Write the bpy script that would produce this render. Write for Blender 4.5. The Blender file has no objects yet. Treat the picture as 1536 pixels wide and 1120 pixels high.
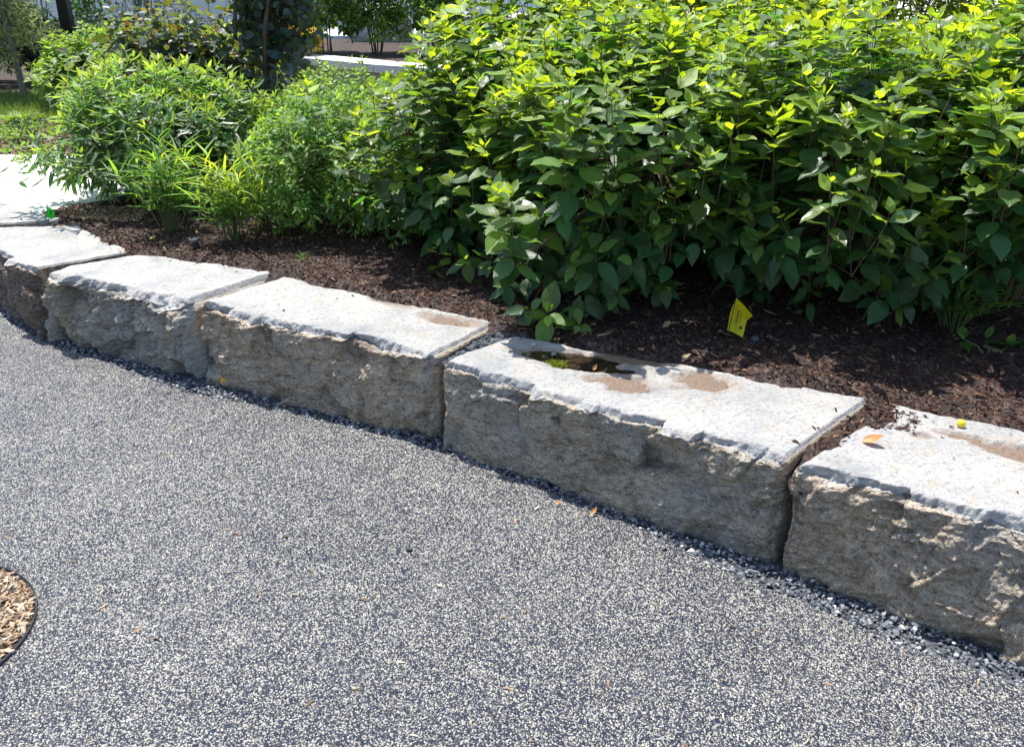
import bpy, math, random
import numpy as np
from mathutils import Vector, Matrix

sc = bpy.context.scene
C = sc.collection
rad = math.radians
random.seed(7)
R = np.random.RandomState(11)

# ------------------------------------------------------------------ camera
FPX, PITCH, EYE = 1400.0, rad(23.5), 1.6
cam_d = bpy.data.cameras.new('camera'); cam = bpy.data.objects.new('camera', cam_d); C.objects.link(cam)
cam_d.sensor_width = 36.0; cam_d.lens = FPX / 1536 * 36; cam_d.clip_start = 0.05; cam_d.clip_end = 1500
cam.location = (0, 0, EYE); cam.rotation_euler = (rad(90) - PITCH, 0, 0)
sc.camera = cam

# ------------------------------------------------------------------ world, sun, exposure
SUN_EL, SUN_AZ = rad(66), rad(-32)          # azimuth from +Y towards +X
w = bpy.data.worlds.new('World'); sc.world = w; w.use_nodes = True
nt = w.node_tree; nt.nodes.clear()
o_ = nt.nodes.new('ShaderNodeOutputWorld'); b_ = nt.nodes.new('ShaderNodeBackground'); s_ = nt.nodes.new('ShaderNodeTexSky')
s_.sky_type = 'NISHITA'; s_.sun_disc = False; s_.sun_elevation = SUN_EL; s_.sun_rotation = SUN_AZ
b_.inputs[1].default_value = 0.15
nt.links.new(s_.outputs[0], b_.inputs[0]); nt.links.new(b_.outputs[0], o_.inputs[0])
sd = bpy.data.lights.new('sun', 'SUN'); sd.energy = 4.3; sd.angle = rad(0.53); sd.color = (1.0, 0.955, 0.88)
sun = bpy.data.objects.new('sun', sd); C.objects.link(sun); sun.location = (2, 10, 20)
SD = Vector((math.sin(SUN_AZ) * math.cos(SUN_EL), math.cos(SUN_AZ) * math.cos(SUN_EL), math.sin(SUN_EL)))
sun.rotation_euler = SD.to_track_quat('Z', 'Y').to_euler()
sc.view_settings.view_transform = 'Standard'; sc.view_settings.look = 'None'
sc.view_settings.exposure = 0.9; sc.view_settings.gamma = 1.0
sc.view_settings.use_curve_mapping = False
try:
    sc.cycles.use_denoising = True; sc.cycles.denoiser = 'OPENIMAGEDENOISE'
    sc.cycles.max_bounces = 8; sc.cycles.transmission_bounces = 6; sc.cycles.diffuse_bounces = 4
    sc.cycles.caustics_reflective = False; sc.cycles.caustics_refractive = False
except Exception: pass

# ------------------------------------------------------------------ measuring helpers (photo pixel -> point in the place)
cp, sp = math.cos(PITCH), math.sin(PITCH)
def ray(px, py):
    return (px - 768, FPX * cp - (py - 560) * sp, -(FPX * sp) - (py - 560) * cp)
def U(px, py, z=0.0):
    d = ray(px, py); t = (z - EYE) / d[2]; return (d[0] * t, d[1] * t, z)
def UY(px, py, Y):
    d = ray(px, py); t = Y / d[1]; return (d[0] * t, Y, EYE + d[2] * t)
def project(P):
    q = P - np.array([0, 0, EYE]); depth = q[:, 1] * cp - q[:, 2] * sp; up = q[:, 1] * sp + q[:, 2] * cp
    depth = np.maximum(depth, 1e-3)
    return 768 + FPX * q[:, 0] / depth, 560 - FPX * up / depth, depth

# ------------------------------------------------------------------ numpy noise
def _h(ix, iy, iz, seed):
    with np.errstate(over='ignore'):
        n = (ix.astype(np.uint32) * np.uint32(374761393) + iy.astype(np.uint32) * np.uint32(668265263)
             + iz.astype(np.uint32) * np.uint32(2147483647) + np.uint32(seed * 144269 + 97))
        n = (n ^ (n >> np.uint32(13))) * np.uint32(1274126177)
        n = (n ^ (n >> np.uint32(16))) * np.uint32(2246822519)
        n = n ^ (n >> np.uint32(15))
    return n.astype(np.float64) / 4294967295.0 * 2 - 1
def vnoise(P, seed=0):
    I = np.floor(P).astype(np.int64); f = P - I; f = f * f * f * (f * (f * 6 - 15) + 10)
    out = 0
    for a in (0, 1):
        wa = f[:, 0] if a else 1 - f[:, 0]
        for b in (0, 1):
            wb = f[:, 1] if b else 1 - f[:, 1]
            for c in (0, 1):
                wc = f[:, 2] if c else 1 - f[:, 2]
                out = out + wa * wb * wc * _h(I[:, 0] + a, I[:, 1] + b, I[:, 2] + c, seed)
    return out
def fbm(P, sc_, octv=4, seed=0, gain=0.5):
    s = 0; a = 1.0; n = 0; Q = P * sc_
    for k in range(octv):
        s = s + a * vnoise(Q + 17.3 * k, seed + k); n += a; a *= gain; Q = Q * 2.03
    return s / n
def ridged(P, sc_, octv=4, seed=0):
    s = 0; a = 1.0; n = 0; Q = P * sc_
    for k in range(octv):
        s = s + a * (1 - np.abs(vnoise(Q + 9.1 * k, seed + k)) * 2); n += a; a *= 0.55; Q = Q * 2.1
    return s / n

# ------------------------------------------------------------------ object helpers
def mk_mesh(name, V, F, mat=None, smooth=False, attrs=None, uv=None):
    V = np.asarray(V, dtype=np.float32); me = bpy.data.meshes.new(name)
    if isinstance(F, np.ndarray):
        k = F.shape[1]; nf = len(F)
        me.vertices.add(len(V)); me.vertices.foreach_set('co', V.ravel())
        me.loops.add(nf * k); me.loops.foreach_set('vertex_index', F.astype(np.int32).ravel())
        me.polygons.add(nf); me.polygons.foreach_set('loop_start', np.arange(0, nf * k, k, dtype=np.int32))
        try: me.polygons.foreach_set('loop_total', np.full(nf, k, dtype=np.int32))
        except Exception: pass
        me.update(calc_edges=True)
    else:
        me.from_pydata([tuple(map(float, v)) for v in V], [], F); me.update()
    me.polygons.foreach_set('use_smooth', [smooth] * len(me.polygons))
    for an, arr in (attrs or {}).items():
        at = me.attributes.new(an, 'FLOAT', 'POINT'); at.data.foreach_set('value', np.asarray(arr, dtype=np.float32))
    if uv is not None:
        ul = me.uv_layers.new(name='UVMap'); li = np.empty(len(me.loops), dtype=np.int32)
        me.loops.foreach_get('vertex_index', li); ul.data.foreach_set('uv', np.asarray(uv, dtype=np.float32)[li].ravel())
    if mat: me.materials.append(mat)
    return me
def link(name, me, parent=None, loc=None):
    o = bpy.data.objects.new(name, me); C.objects.link(o)
    if parent: o.parent = parent
    if loc is not None: o.location = loc
    return o
def tag(o, label=None, cat=None, group=None, kind=None):
    if label: o['label'] = label
    if cat: o['category'] = cat
    if group: o['group'] = group
    if kind: o['kind'] = kind
    return o
def empty(name, loc, label, cat, group=None):
    o = bpy.data.objects.new(name, None); C.objects.link(o); o.location = loc; o.empty_display_size = 0.1
    return tag(o, label, cat, group)
class Batch:
    def __init__(s): s.V = []; s.F = []; s.n = 0
    def add(s, V, F): s.V.append(np.asarray(V, float)); s.F.append(np.asarray(F) + s.n); s.n += len(V)
    def mesh(s, name, mat, smooth=False, origin=(0, 0, 0)):
        return mk_mesh(name, np.concatenate(s.V) - np.array(origin), np.concatenate(s.F), mat, smooth)
def tube(pts, radii, sides=5, cap=True):
    pts = np.asarray(pts, float); n = len(pts); T = np.gradient(pts, axis=0)
    T /= np.linalg.norm(T, axis=1)[:, None] + 1e-9
    ref = np.array([0.31, 0.87, 0.2]); A = np.cross(T, ref); A /= np.linalg.norm(A, axis=1)[:, None] + 1e-9; B = np.cross(T, A)
    th = np.linspace(0, 2 * np.pi, sides, endpoint=False)
    V = pts[:, None, :] + (np.cos(th)[None, :, None] * A[:, None, :] + np.sin(th)[None, :, None] * B[:, None, :]) * np.asarray(radii)[:, None, None]
    F = []
    for i in range(n - 1):
        for j in range(sides):
            F.append((i * sides + j, i * sides + (j + 1) % sides, (i + 1) * sides + (j + 1) % sides, (i + 1) * sides + j))
    return V.reshape(-1, 3), np.array(F)
def box(x0, x1, y0, y1, z0, z1):
    V = [(x0, y0, z0), (x1, y0, z0), (x1, y1, z0), (x0, y1, z0), (x0, y0, z1), (x1, y0, z1), (x1, y1, z1), (x0, y1, z1)]
    F = [(0, 3, 2, 1), (4, 5, 6, 7), (0, 1, 5, 4), (1, 2, 6, 5), (2, 3, 7, 6), (3, 0, 4, 7)]
    return np.array(V, float), np.array(F)
def lathe(prof, sides=24):
    th = np.linspace(0, 2 * np.pi, sides, endpoint=False); V = []; F = []
    for r_, z_ in prof:
        for a in th: V.append((r_ * math.cos(a), r_ * math.sin(a), z_))
    for i in range(len(prof) - 1):
        for j in range(sides): F.append((i * sides + j, i * sides + (j + 1) % sides, (i + 1) * sides + (j + 1) % sides, (i + 1) * sides + j))
    return np.array(V), np.array(F)

# ------------------------------------------------------------------ material helpers
class NT:
    def __init__(s, name):
        s.m = bpy.data.materials.new(name); s.m.use_nodes = True; s.t = s.m.node_tree; s.t.nodes.clear()
        s.out = s.n('ShaderNodeOutputMaterial'); s.b = s.n('ShaderNodeBsdfPrincipled'); s.l(s.b.outputs[0], s.out.inputs[0])
    def n(s, t, **k):
        nd = s.t.nodes.new(t)
        for a, v in k.items(): setattr(nd, a, v)
        return nd
    def l(s, a, b): s.t.links.new(a, b)
    def put(s, sock, v):
        if hasattr(v, 'is_output'): s.l(v, sock)
        else: sock.default_value = v
    def obj(s): return s.n('ShaderNodeTexCoord').outputs['Object']
    def geo(s): return s.n('ShaderNodeNewGeometry').outputs['Position']
    def mapv(s, v, scale=(1, 1, 1), rot=(0, 0, 0)):
        m = s.n('ShaderNodeMapping'); s.l(v, m.inputs[0]); m.inputs['Scale'].default_value = scale; m.inputs['Rotation'].default_value = rot
        return m.outputs[0]
    def noise(s, v, scale, detail=4, rough=0.55, dist=0.0, col=False):
        n = s.n('ShaderNodeTexNoise'); s.l(v, n.inputs['Vector']); n.inputs['Scale'].default_value = scale
        n.inputs['Detail'].default_value = detail; n.inputs['Roughness'].default_value = rough; n.inputs['Distortion'].default_value = dist
        return n.outputs['Color' if col else 'Fac']
    def vor(s, v, scale, feat='F1', out='Color', rnd=1.0):
        n = s.n('ShaderNodeTexVoronoi', feature=feat); s.l(v, n.inputs['Vector']); n.inputs['Scale'].default_value = scale
        n.inputs['Randomness'].default_value = rnd
        return n.outputs[out]
    def ramp(s, v, stops, mode='LINEAR'):
        n = s.n('ShaderNodeValToRGB'); s.l(v, n.inputs[0]); cr = n.color_ramp; cr.interpolation = mode
        for i, (p, c) in enumerate(stops):
            e = cr.elements[i] if i < 2 else cr.elements.new(p)
            e.position = p; e.color = (c if len(c) == 4 else (*c, 1)) if not isinstance(c, (int, float)) else (c, c, c, 1)
        return n.outputs[0]
    def rng(s, v, a, b, c=0.0, d=1.0, clamp=True):
        n = s.n('ShaderNodeMapRange', clamp=clamp); s.put(n.inputs[0], v)
        for i, x in enumerate((a, b, c, d)): n.inputs[i + 1].default_value = x
        return n.outputs[0]
    def mix(s, f, a, b, mode='MIX'):
        n = s.n('ShaderNodeMix', data_type='RGBA', blend_type=mode); s.put(n.inputs[0], f)
        s.put(n.inputs[6], a if hasattr(a, 'is_output') else (*a, 1)); s.put(n.inputs[7], b if hasattr(b, 'is_output') else (*b, 1))
        return n.outputs[2]
    def math(s, op, a, b=0.0, c=0.0):
        n = s.n('ShaderNodeMath', operation=op); s.put(n.inputs[0], a); s.put(n.inputs[1], b); s.put(n.inputs[2], c)
        return n.outputs[0]
    def attr(s, name): return s.n('ShaderNodeAttribute', attribute_name=name).outputs['Fac']
    def sepx(s, v, i): n = s.n('ShaderNodeSeparateColor'); s.l(v, n.inputs[0]); return n.outputs[i]
    def bump(s, h, strength=0.5, dist=0.01, prev=None):
        n = s.n('ShaderNodeBump'); s.l(h, n.inputs['Height']); n.inputs['Strength'].default_value = strength; n.inputs['Distance'].default_value = dist
        if prev is not None: s.l(prev, n.inputs['Normal'])
        return n.outputs[0]
    def fin(s, col=None, rough=None, normal=None, spec=None, metal=None):
        if col is not None: s.put(s.b.inputs['Base Color'], col if hasattr(col, 'is_output') else (*col, 1))
        if rough is not None: s.put(s.b.inputs['Roughness'], rough)
        if normal is not None: s.l(normal, s.b.inputs['Normal'])
        if spec is not None: s.b.inputs['Specular IOR Level'].default_value = spec
        if metal is not None: s.b.inputs['Metallic'].default_value = metal
        return s.m
def plain(name, col, rough=0.6, var=0.12, scale=30, metal=0.0, bump=0.1):
    m = NT(name); v = m.obj(); n = m.noise(v, scale, 5)
    k = m.rng(n, 0.3, 0.7, 1 - var, 1 + var)
    c = m.mix(1.0, col, k, 'MULTIPLY')
    return m.fin(c, rough, m.bump(n, bump, 0.004), metal=metal)

# leaf material: age 0 (mature) .. 1 (new growth); tint random per leaf
def leaf_mat(name, old, young, tr_old, tr_young, rough=0.42, trans=0.42, var=0.45, sheen=0.5, alt=None):
    m = NT(name); age = m.attr('age'); tint = m.attr('tint')
    rnd = m.math('FRACT', m.math('ADD', tint, m.n('ShaderNodeObjectInfo').outputs['Random']))
    r2 = m.math('FRACT', m.math('MULTIPLY', rnd, 7.31))
    uvn = m.n('ShaderNodeTexCoord').outputs['UV']
    sx = m.n('ShaderNodeSeparateXYZ'); m.l(uvn, sx.inputs[0])
    au = m.math('ABSOLUTE', m.math('SUBTRACT', sx.outputs[0], 0.5))
    mid = m.rng(au, 0.0, 0.035, 1.0, 0.0)
    vv = m.math('SINE', m.math('MULTIPLY', m.math('SUBTRACT', sx.outputs[1], m.math('MULTIPLY', au, 0.75)), 44.0))
    vein = m.math('MAXIMUM', m.rng(vv, 0.8, 1.0, 0.0, 0.45), mid)
    pos = m.geo(); blot = m.noise(pos, 26, 3)
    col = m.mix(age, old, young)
    if alt: col = m.mix(m.rng(r2, 0.55, 1.0, 0, 0.8), col, alt)
    val = m.math('MULTIPLY', m.rng(rnd, 0, 1, 1 - var, 1 + var), m.rng(blot, 0.25, 0.75, 0.82, 1.18))
    col = m.mix(1.0, col, val, 'MULTIPLY')
    bl = m.math('MULTIPLY', m.rng(m.noise(pos, 75, 3, 0.6), 0.57, 0.62), m.rng(r2, 0.72, 0.78))
    col = m.mix(m.math('MULTIPLY', bl, 0.8), col, (0.15, 0.10, 0.03))
    col = m.mix(m.math('MULTIPLY', vein, 0.35), col, m.mix(0.6, col, young))
    bmp = m.bump(m.math('ADD', m.math('MULTIPLY', vein, -1.0), m.math('MULTIPLY', m.noise(pos, 60, 2), 0.8)), 0.45, 0.002)
    m.fin(col, m.rng(rnd, 0, 1, rough - 0.08, rough + 0.12), bmp, spec=sheen)
    tr = m.n('ShaderNodeBsdfTranslucent'); tc = m.mix(age, tr_old, tr_young)
    tc = m.mix(1.0, tc, m.math('MULTIPLY', val, m.rng(vein, 0, 1, 1.0, 0.7)), 'MULTIPLY'); m.l(tc, tr.inputs[0]); m.l(bmp, tr.inputs[1])
    mx = m.n('ShaderNodeMixShader'); mx.inputs[0].default_value = trans
    m.l(m.b.outputs[0], mx.inputs[1]); m.l(tr.outputs[0], mx.inputs[2]); m.l(mx.outputs[0], m.out.inputs[0])
    return m.m

# ------------------------------------------------------------------ materials
def make_path_mat():
    m = NT('speckled_resin_path'); v = m.geo()
    dv = m.n('ShaderNodeVectorMath', operation='ADD'); ns = m.noise(v, 420, 2, col=True)
    sc_n = m.n('ShaderNodeVectorMath', operation='SCALE'); m.l(ns, sc_n.inputs[0]); sc_n.inputs['Scale'].default_value = 0.0035
    m.l(v, dv.inputs[0]); m.l(sc_n.outputs[0], dv.inputs[1]); vd = dv.outputs[0]
    vm = m.mapv(vd, (1, 0.82, 1), (0, 0, 0.5))
    cellc = m.vor(vm, 325); c1 = m.sepx(cellc, 0); c2 = m.sepx(cellc, 1)
    big = m.noise(v, 1.3, 4, 0.6); mid_ = m.noise(v, 9, 4, 0.6)
    shift = m.math('ADD', m.rng(big, 0.3, 0.7, -0.05, 0.05), m.rng(mid_, 0.3, 0.7, -0.04, 0.04))
    k = m.math('ADD', c1, shift)
    base = m.ramp(k, [(0.0, (0.005, 0.009, 0.024)), (0.46, (0.014, 0.022, 0.050)), (0.60, (0.05, 0.063, 0.095)), (0.71, (0.25, 0.25, 0.23)), (1.0, (0.62, 0.595, 0.50))])
    tan = m.mix(m.rng(c2, 0.90, 1.0, 0, 0.6), base, (0.38, 0.25, 0.15))
    dist = m.vor(vm, 325, out='Distance'); edge = m.vor(vm, 325, 'DISTANCE_TO_EDGE', 'Distance')
    dark = m.rng(edge, 0.0, 0.12, 0.45, 1.0)
    col = m.mix(1.0, tan, dark, 'MULTIPLY')
    dust = m.mix(m.rng(m.noise(v, 3.1, 5, 0.65), 0.5, 0.8, 0.0, 0.16), col, (0.30, 0.29, 0.27))
    h = m.math('SUBTRACT', m.math('MULTIPLY', c2, 0.6), m.math('MULTIPLY', dist, 0.9))
    return m.fin(dust, m.rng(c1, 0, 1, 0.36, 0.6), m.bump(h, 0.8, 0.004), spec=0.6)
M = {}
M['path'] = make_path_mat()
def make_stone(name, warm, dark, pale_, seed):
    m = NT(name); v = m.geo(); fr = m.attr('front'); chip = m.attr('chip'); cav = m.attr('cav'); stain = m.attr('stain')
    # top: pale weathered, tan clouds, specks
    n1 = m.noise(v, 4 + seed, 6, 0.6, 0.4); n2 = m.noise(v, 60, 5, 0.65); n3 = m.noise(v, 14, 5, 0.6, 0.6)
    top = m.ramp(n1, [(0.28, (0.28, 0.285, 0.285)), (0.5, (0.41, 0.40, 0.385)), (0.72, (0.50, 0.475, 0.43))])
    top = m.mix(m.rng(n3, 0.53, 0.72, 0, 0.6), top, (0.40, 0.32, 0.23))
    top = m.mix(m.rng(n2, 0.50, 0.68, 0, 0.7), top, (0.19, 0.20, 0.21))
    top = m.mix(m.rng(m.noise(v, 24, 6, 0.7, 1.0), 0.60, 0.70, 0, 0.6), top, (0.22, 0.22, 0.225))
    spk = m.rng(m.vor(v, 55, out='Distance'), 0.07, 0.22, 0.85, 0.0)
    spk = m.math('MULTIPLY', spk, m.rng(m.noise(v, 9, 3), 0.45, 0.62, 0, 1))
    top = m.mix(spk, top, (0.13, 0.12, 0.11))
    # front: split rock
    vs = m.mapv(v, (1.0, 1.0, 2.2), (0.3, 0.35, 0.2))
    f1 = m.noise(vs, 7, 8, 0.68, 0.8); f2 = m.noise(vs, 34, 8, 0.72, 0.5); f3 = m.noise(v, 2.6, 4, 0.6)
    fc = m.ramp(f1, [(0.28, dark), (0.45, warm), (0.60, (warm[0] * 1.45, warm[1] * 1.45, warm[2] * 1.5)), (0.8, pale_)])
    fc = m.mix(m.rng(f2, 0.50, 0.66, 0, 0.65), fc, pale_)
    fc = m.mix(m.rng(f2, 0.49, 0.34, 0, 0.8), fc, (dark[0] * 0.55, dark[1] * 0.55, dark[2] * 0.55))
    fc = m.mix(m.rng(f3, 0.52, 0.68, 0, 0.55), fc, (0.44, 0.30, 0.15))
    fc = m.mix(m.rng(f3, 0.46, 0.34, 0, 0.5), fc, (0.34, 0.35, 0.36))
    fc = m.mix(m.rng(m.noise(v, 150, 3, 0.6), 0.55, 0.66, 0, 0.65), fc, (0.05, 0.045, 0.04))
    cr = m.math('ABSOLUTE', m.math('SUBTRACT', m.noise(m.mapv(v, (1, 1, 2.6), (0.5, 0.5, 0.3)), 11, 5, 0.65, 1.6), 0.5))
    fc = m.mix(m.rng(cr, 0.0, 0.022, 0.7, 0.0), fc, (0.66, 0.63, 0.55))
    fc = m.mix(m.rng(m.noise(v, 190, 3, 0.6), 0.56, 0.68, 0, 0.6), fc, (0.60, 0.56, 0.48))
    col = m.mix(m.rng(m.math('ADD', fr, m.rng(n2, 0.3, 0.7, -0.25, 0.25)), 0.40, 0.60), top, fc)
    col = m.mix(m.math('MULTIPLY', chip, m.rng(f2, 0.35, 0.6, 0.35, 0.95)), col, (0.56, 0.55, 0.52))
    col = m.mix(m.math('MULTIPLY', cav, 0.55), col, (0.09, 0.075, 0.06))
    col = m.mix(stain, col, m.mix(m.rng(n2, 0.4, 0.6), (0.30, 0.21, 0.14), (0.20, 0.14, 0.10)))
    hb = m.math('ADD', m.math('MULTIPLY', f2, m.rng(fr, 0, 1, 0.12, 1.0)), m.math('MULTIPLY', n2, 0.35))
    hb = m.math('ADD', hb, m.math('MULTIPLY', m.noise(v, 160, 4, 0.6), 0.22))
    vcr = m.vor(m.mapv(v, (1, 1, 1.8), (0.4, 0.5, 0.3)), 38, out='Distance'); vcs = m.vor(m.mapv(v, (1, 1, 1.6), (0.9, 0.2, 0.3)), 105, out='Distance')
    hb = m.math('ADD', hb, m.math('MULTIPLY', m.math('ADD', m.math('MULTIPLY', vcr, 0.55), m.math('MULTIPLY', vcs, 0.35)), m.rng(fr, 0, 1, 0.0, 1.0)))
    return m.fin(col, m.rng(n2, 0.3, 0.7, 0.7, 0.9), m.bump(hb, 1.0, 0.026), spec=0.35)
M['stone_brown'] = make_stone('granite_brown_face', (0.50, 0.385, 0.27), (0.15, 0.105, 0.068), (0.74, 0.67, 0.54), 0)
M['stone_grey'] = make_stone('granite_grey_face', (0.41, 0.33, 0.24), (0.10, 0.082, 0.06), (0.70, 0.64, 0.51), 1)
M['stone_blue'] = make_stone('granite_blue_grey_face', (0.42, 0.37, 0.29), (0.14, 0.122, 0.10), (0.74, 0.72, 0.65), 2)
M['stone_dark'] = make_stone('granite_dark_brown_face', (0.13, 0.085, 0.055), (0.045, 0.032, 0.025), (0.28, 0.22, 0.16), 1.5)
def make_mulch():
    m = NT('wood_mulch'); v = m.geo(); vm = m.mapv(v, (1, 0.45, 1), (0, 0, 0.6)); c = m.vor(vm, 90); c1 = m.sepx(c, 0)
    col = m.ramp(c1, [(0, (0.010, 0.006, 0.005)), (0.5, (0.03, 0.015, 0.011)), (0.8, (0.06, 0.03, 0.021)), (1, (0.11, 0.07, 0.05))])
    return m.fin(col, 0.85, m.bump(m.math('ADD', c1, m.noise(v, 40, 4)), 0.9, 0.012))
M['mulch'] = make_mulch()
def make_chip(name, stops, extra=None):
    m = NT(name); t = m.attr('tint'); v = m.geo()
    col = m.ramp(t, stops); col = m.mix(m.rng(m.noise(v, 220, 3), 0.3, 0.7, 0, 0.45), col, m.mix(1.0, col, (0.35, 0.33, 0.32), 'MULTIPLY'))
    return m.fin(col, 0.8, m.bump(m.noise(m.mapv(v, (1, 1, 1)), 300, 3), 0.4, 0.002), spec=0.25)
M['chip'] = make_chip('bark_chips', [(0, (0.012, 0.006, 0.005)), (0.45, (0.050, 0.020, 0.013)), (0.82, (0.125, 0.054, 0.033)), (1, (0.32, 0.20, 0.125))])
M['woodchip'] = make_chip('pale_wood_chips', [(0, (0.12, 0.065, 0.035)), (0.3, (0.34, 0.22, 0.13)), (0.7, (0.52, 0.39, 0.26)), (1, (0.68, 0.58, 0.44))])
M['gravel'] = make_chip('crushed_stone', [(0, (0.06, 0.069, 0.082)), (0.5, (0.17, 0.188, 0.21)), (0.90, (0.33, 0.35, 0.37)), (0.965, (0.55, 0.55, 0.53)), (1, (0.66, 0.56, 0.48))])
m = NT('gravel_bed'); v = m.geo(); c = m.sepx(m.vor(v, 110), 0)
M['gravel_bed'] = m.fin(m.ramp(c, [(0, (0.02, 0.022, 0.026)), (1, (0.11, 0.12, 0.135))]), 0.85, m.bump(c, 0.8, 0.006))
m = NT('pale_concrete'); v = m.geo(); n = m.noise(v, 2.5, 6, 0.6); n2 = m.noise(v, 90, 4)
M['plaza'] = m.fin(m.mix(m.rng(n2, 0.4, 0.7, 0, 0.3), m.ramp(n, [(0.3, (0.62, 0.61, 0.59)), (0.7, (0.74, 0.73, 0.70))]), (0.50, 0.48, 0.45)), 0.8, m.bump(n2, 0.3, 0.003))
m = NT('soil'); v = m.geo(); n = m.noise(v, 30, 6)
M['soil'] = m.fin(m.ramp(n, [(0.3, (0.05, 0.035, 0.025)), (0.7, (0.13, 0.095, 0.07))]), 0.9, m.bump(n, 0.6, 0.02))
m = NT('lawn_grass'); v = m.geo(); n = m.noise(v, 14, 6); n2 = m.noise(v, 140, 3)
M['lawn'] = m.fin(m.mix(m.rng(n2, 0.4, 0.6), m.ramp(n, [(0.3, (0.06, 0.12, 0.02)), (0.7, (0.13, 0.20, 0.045))]), (0.16, 0.2, 0.06)), 0.8, m.bump(n2, 0.8, 0.02))
def make_blade(name, a, b):
    m = NT(name); t = m.attr('tint'); c = m.ramp(t, [(0, a), (1, b)]); m.fin(c, 0.5)
    tr = m.n('ShaderNodeBsdfTranslucent'); m.l(m.mix(1.0, c, (1.5, 1.6, 0.8), 'MULTIPLY'), tr.inputs[0])
    mx = m.n('ShaderNodeMixShader'); mx.inputs[0].default_value = 0.4
    m.l(m.b.outputs[0], mx.inputs[1]); m.l(tr.outputs[0], mx.inputs[2]); m.l(mx.outputs[0], m.out.inputs[0]); return m.m
M['blade'] = make_blade('turf_blades', (0.05, 0.12, 0.02), (0.26, 0.32, 0.08))
m = NT('puddle_sediment'); v = m.geo(); n = m.noise(v, 70, 6, 0.7); s = m.rng(m.vor(v, 190, out='Distance'), 0.12, 0.34, 0.8, 0)
M['sediment'] = m.fin(m.mix(s, m.ramp(n, [(0.3, (0.13, 0.09, 0.065)), (0.7, (0.24, 0.17, 0.125))]), (0.06, 0.045, 0.04)), 0.85, m.bump(m.math('SUBTRACT', n, s), 0.7, 0.004))
m = NT('damp_sediment'); v = m.geo(); n = m.noise(v, 60, 6, 0.7)
M['damp'] = m.fin(m.ramp(n, [(0.3, (0.13, 0.085, 0.055)), (0.7, (0.22, 0.15, 0.10))]), 0.6, m.bump(n, 0.6, 0.004))
m = NT('dark_puddle_water'); v = m.geo(); n = m.noise(v, 35, 5, 0.6)
M['puddle'] = m.fin(m.ramp(n, [(0.35, (0.012, 0.010, 0.007)), (0.6, (0.045, 0.030, 0.018)), (0.8, (0.09, 0.06, 0.035))]), 0.12, m.bump(n, 0.05, 0.002), spec=0.5)
M['bark'] = plain('twig_bark', (0.10, 0.065, 0.04), 0.8, 0.4, 60, bump=0.6)
M['bark_green'] = plain('green_stem', (0.09, 0.12, 0.04), 0.6, 0.3, 60)
M['bark_grey'] = plain('grey_bark', (0.17, 0.15, 0.12), 0.85, 0.35, 40, bump=0.7)
M['panel'] = plain('grey_metal_panel', (0.78, 0.79, 0.78), 0.5, 0.06, 1.5, bump=0.02)
M['panel_joint'] = plain('panel_joint', (0.08, 0.09, 0.10), 0.7)
M['post'] = plain('black_powder_coat', (0.012, 0.012, 0.016), 0.4, 0.1, 10, bump=0.02)
M['cap'] = plain('pale_cap_stone', (0.66, 0.65, 0.62), 0.8, 0.08, 12)
M['facing'] = plain('tan_facing_stone', (0.36, 0.34, 0.30), 0.85, 0.15, 9)
M['boulder'] = plain('grey_boulder', (0.42, 0.41, 0.39), 0.85, 0.35, 9, bump=0.8)
M['plastic'] = plain('black_plastic', (0.014, 0.014, 0.015), 0.45, 0.15, 60)
M['plastic_grey'] = plain('dusty_plastic', (0.09, 0.10, 0.11), 0.6, 0.3, 90)
M['steel'] = plain('dark_steel_edging', (0.05, 0.05, 0.055), 0.45, 0.2, 40, metal=0.6)
M['white'] = plain('white_plastic_tag', (0.8, 0.8, 0.8), 0.5, 0.05, 20)
M['print'] = plain('black_print', (0.02, 0.03, 0.01), 0.6)
M['berry'] = plain('yellow_berry_skin', (0.85, 0.60, 0.02), 0.35, 0.1, 120)
M['paint'] = plain('orange_marking_paint', (0.62, 0.32, 0.02), 0.7, 0.3, 120)
def thin(name, c, tc, k=0.5, var=0.15):
    m = NT(name); n = m.noise(m.geo(), 60, 4); kk = m.rng(n, 0.3, 0.7, 1 - var, 1 + var)
    m.fin(m.mix(1.0, c, kk, 'MULTIPLY'), 0.5, m.bump(n, 0.2, 0.002))
    tr = m.n('ShaderNodeBsdfTranslucent'); tr.inputs[0].default_value = (*tc, 1)
    mx = m.n('ShaderNodeMixShader'); mx.inputs[0].default_value = k
    m.l(m.b.outputs[0], mx.inputs[1]); m.l(tr.outputs[0], mx.inputs[2]); m.l(mx.outputs[0], m.out.inputs[0]); return m.m
M['flag_yellow'] = thin('yellow_vinyl', (0.72, 0.66, 0.015), (0.75, 0.72, 0.02))
M['flag_green'] = thin('green_vinyl', (0.04, 0.55, 0.05), (0.05, 0.7, 0.05))
M['dry_orange'] = thin('dry_orange_leaf', (0.55, 0.24, 0.07), (0.6, 0.25, 0.05), 0.3, 0.4)
M['dry_tan'] = thin('dry_tan_leaf', (0.42, 0.32, 0.16), (0.4, 0.3, 0.1), 0.3, 0.4)
M['dry_grey'] = thin('dry_grey_leaf', (0.34, 0.33, 0.28), (0.3, 0.3, 0.2), 0.2, 0.4)
M['dry_yellow'] = thin('yellowed_leaf', (0.55, 0.50, 0.10), (0.5, 0.5, 0.1), 0.3, 0.3)

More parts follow.
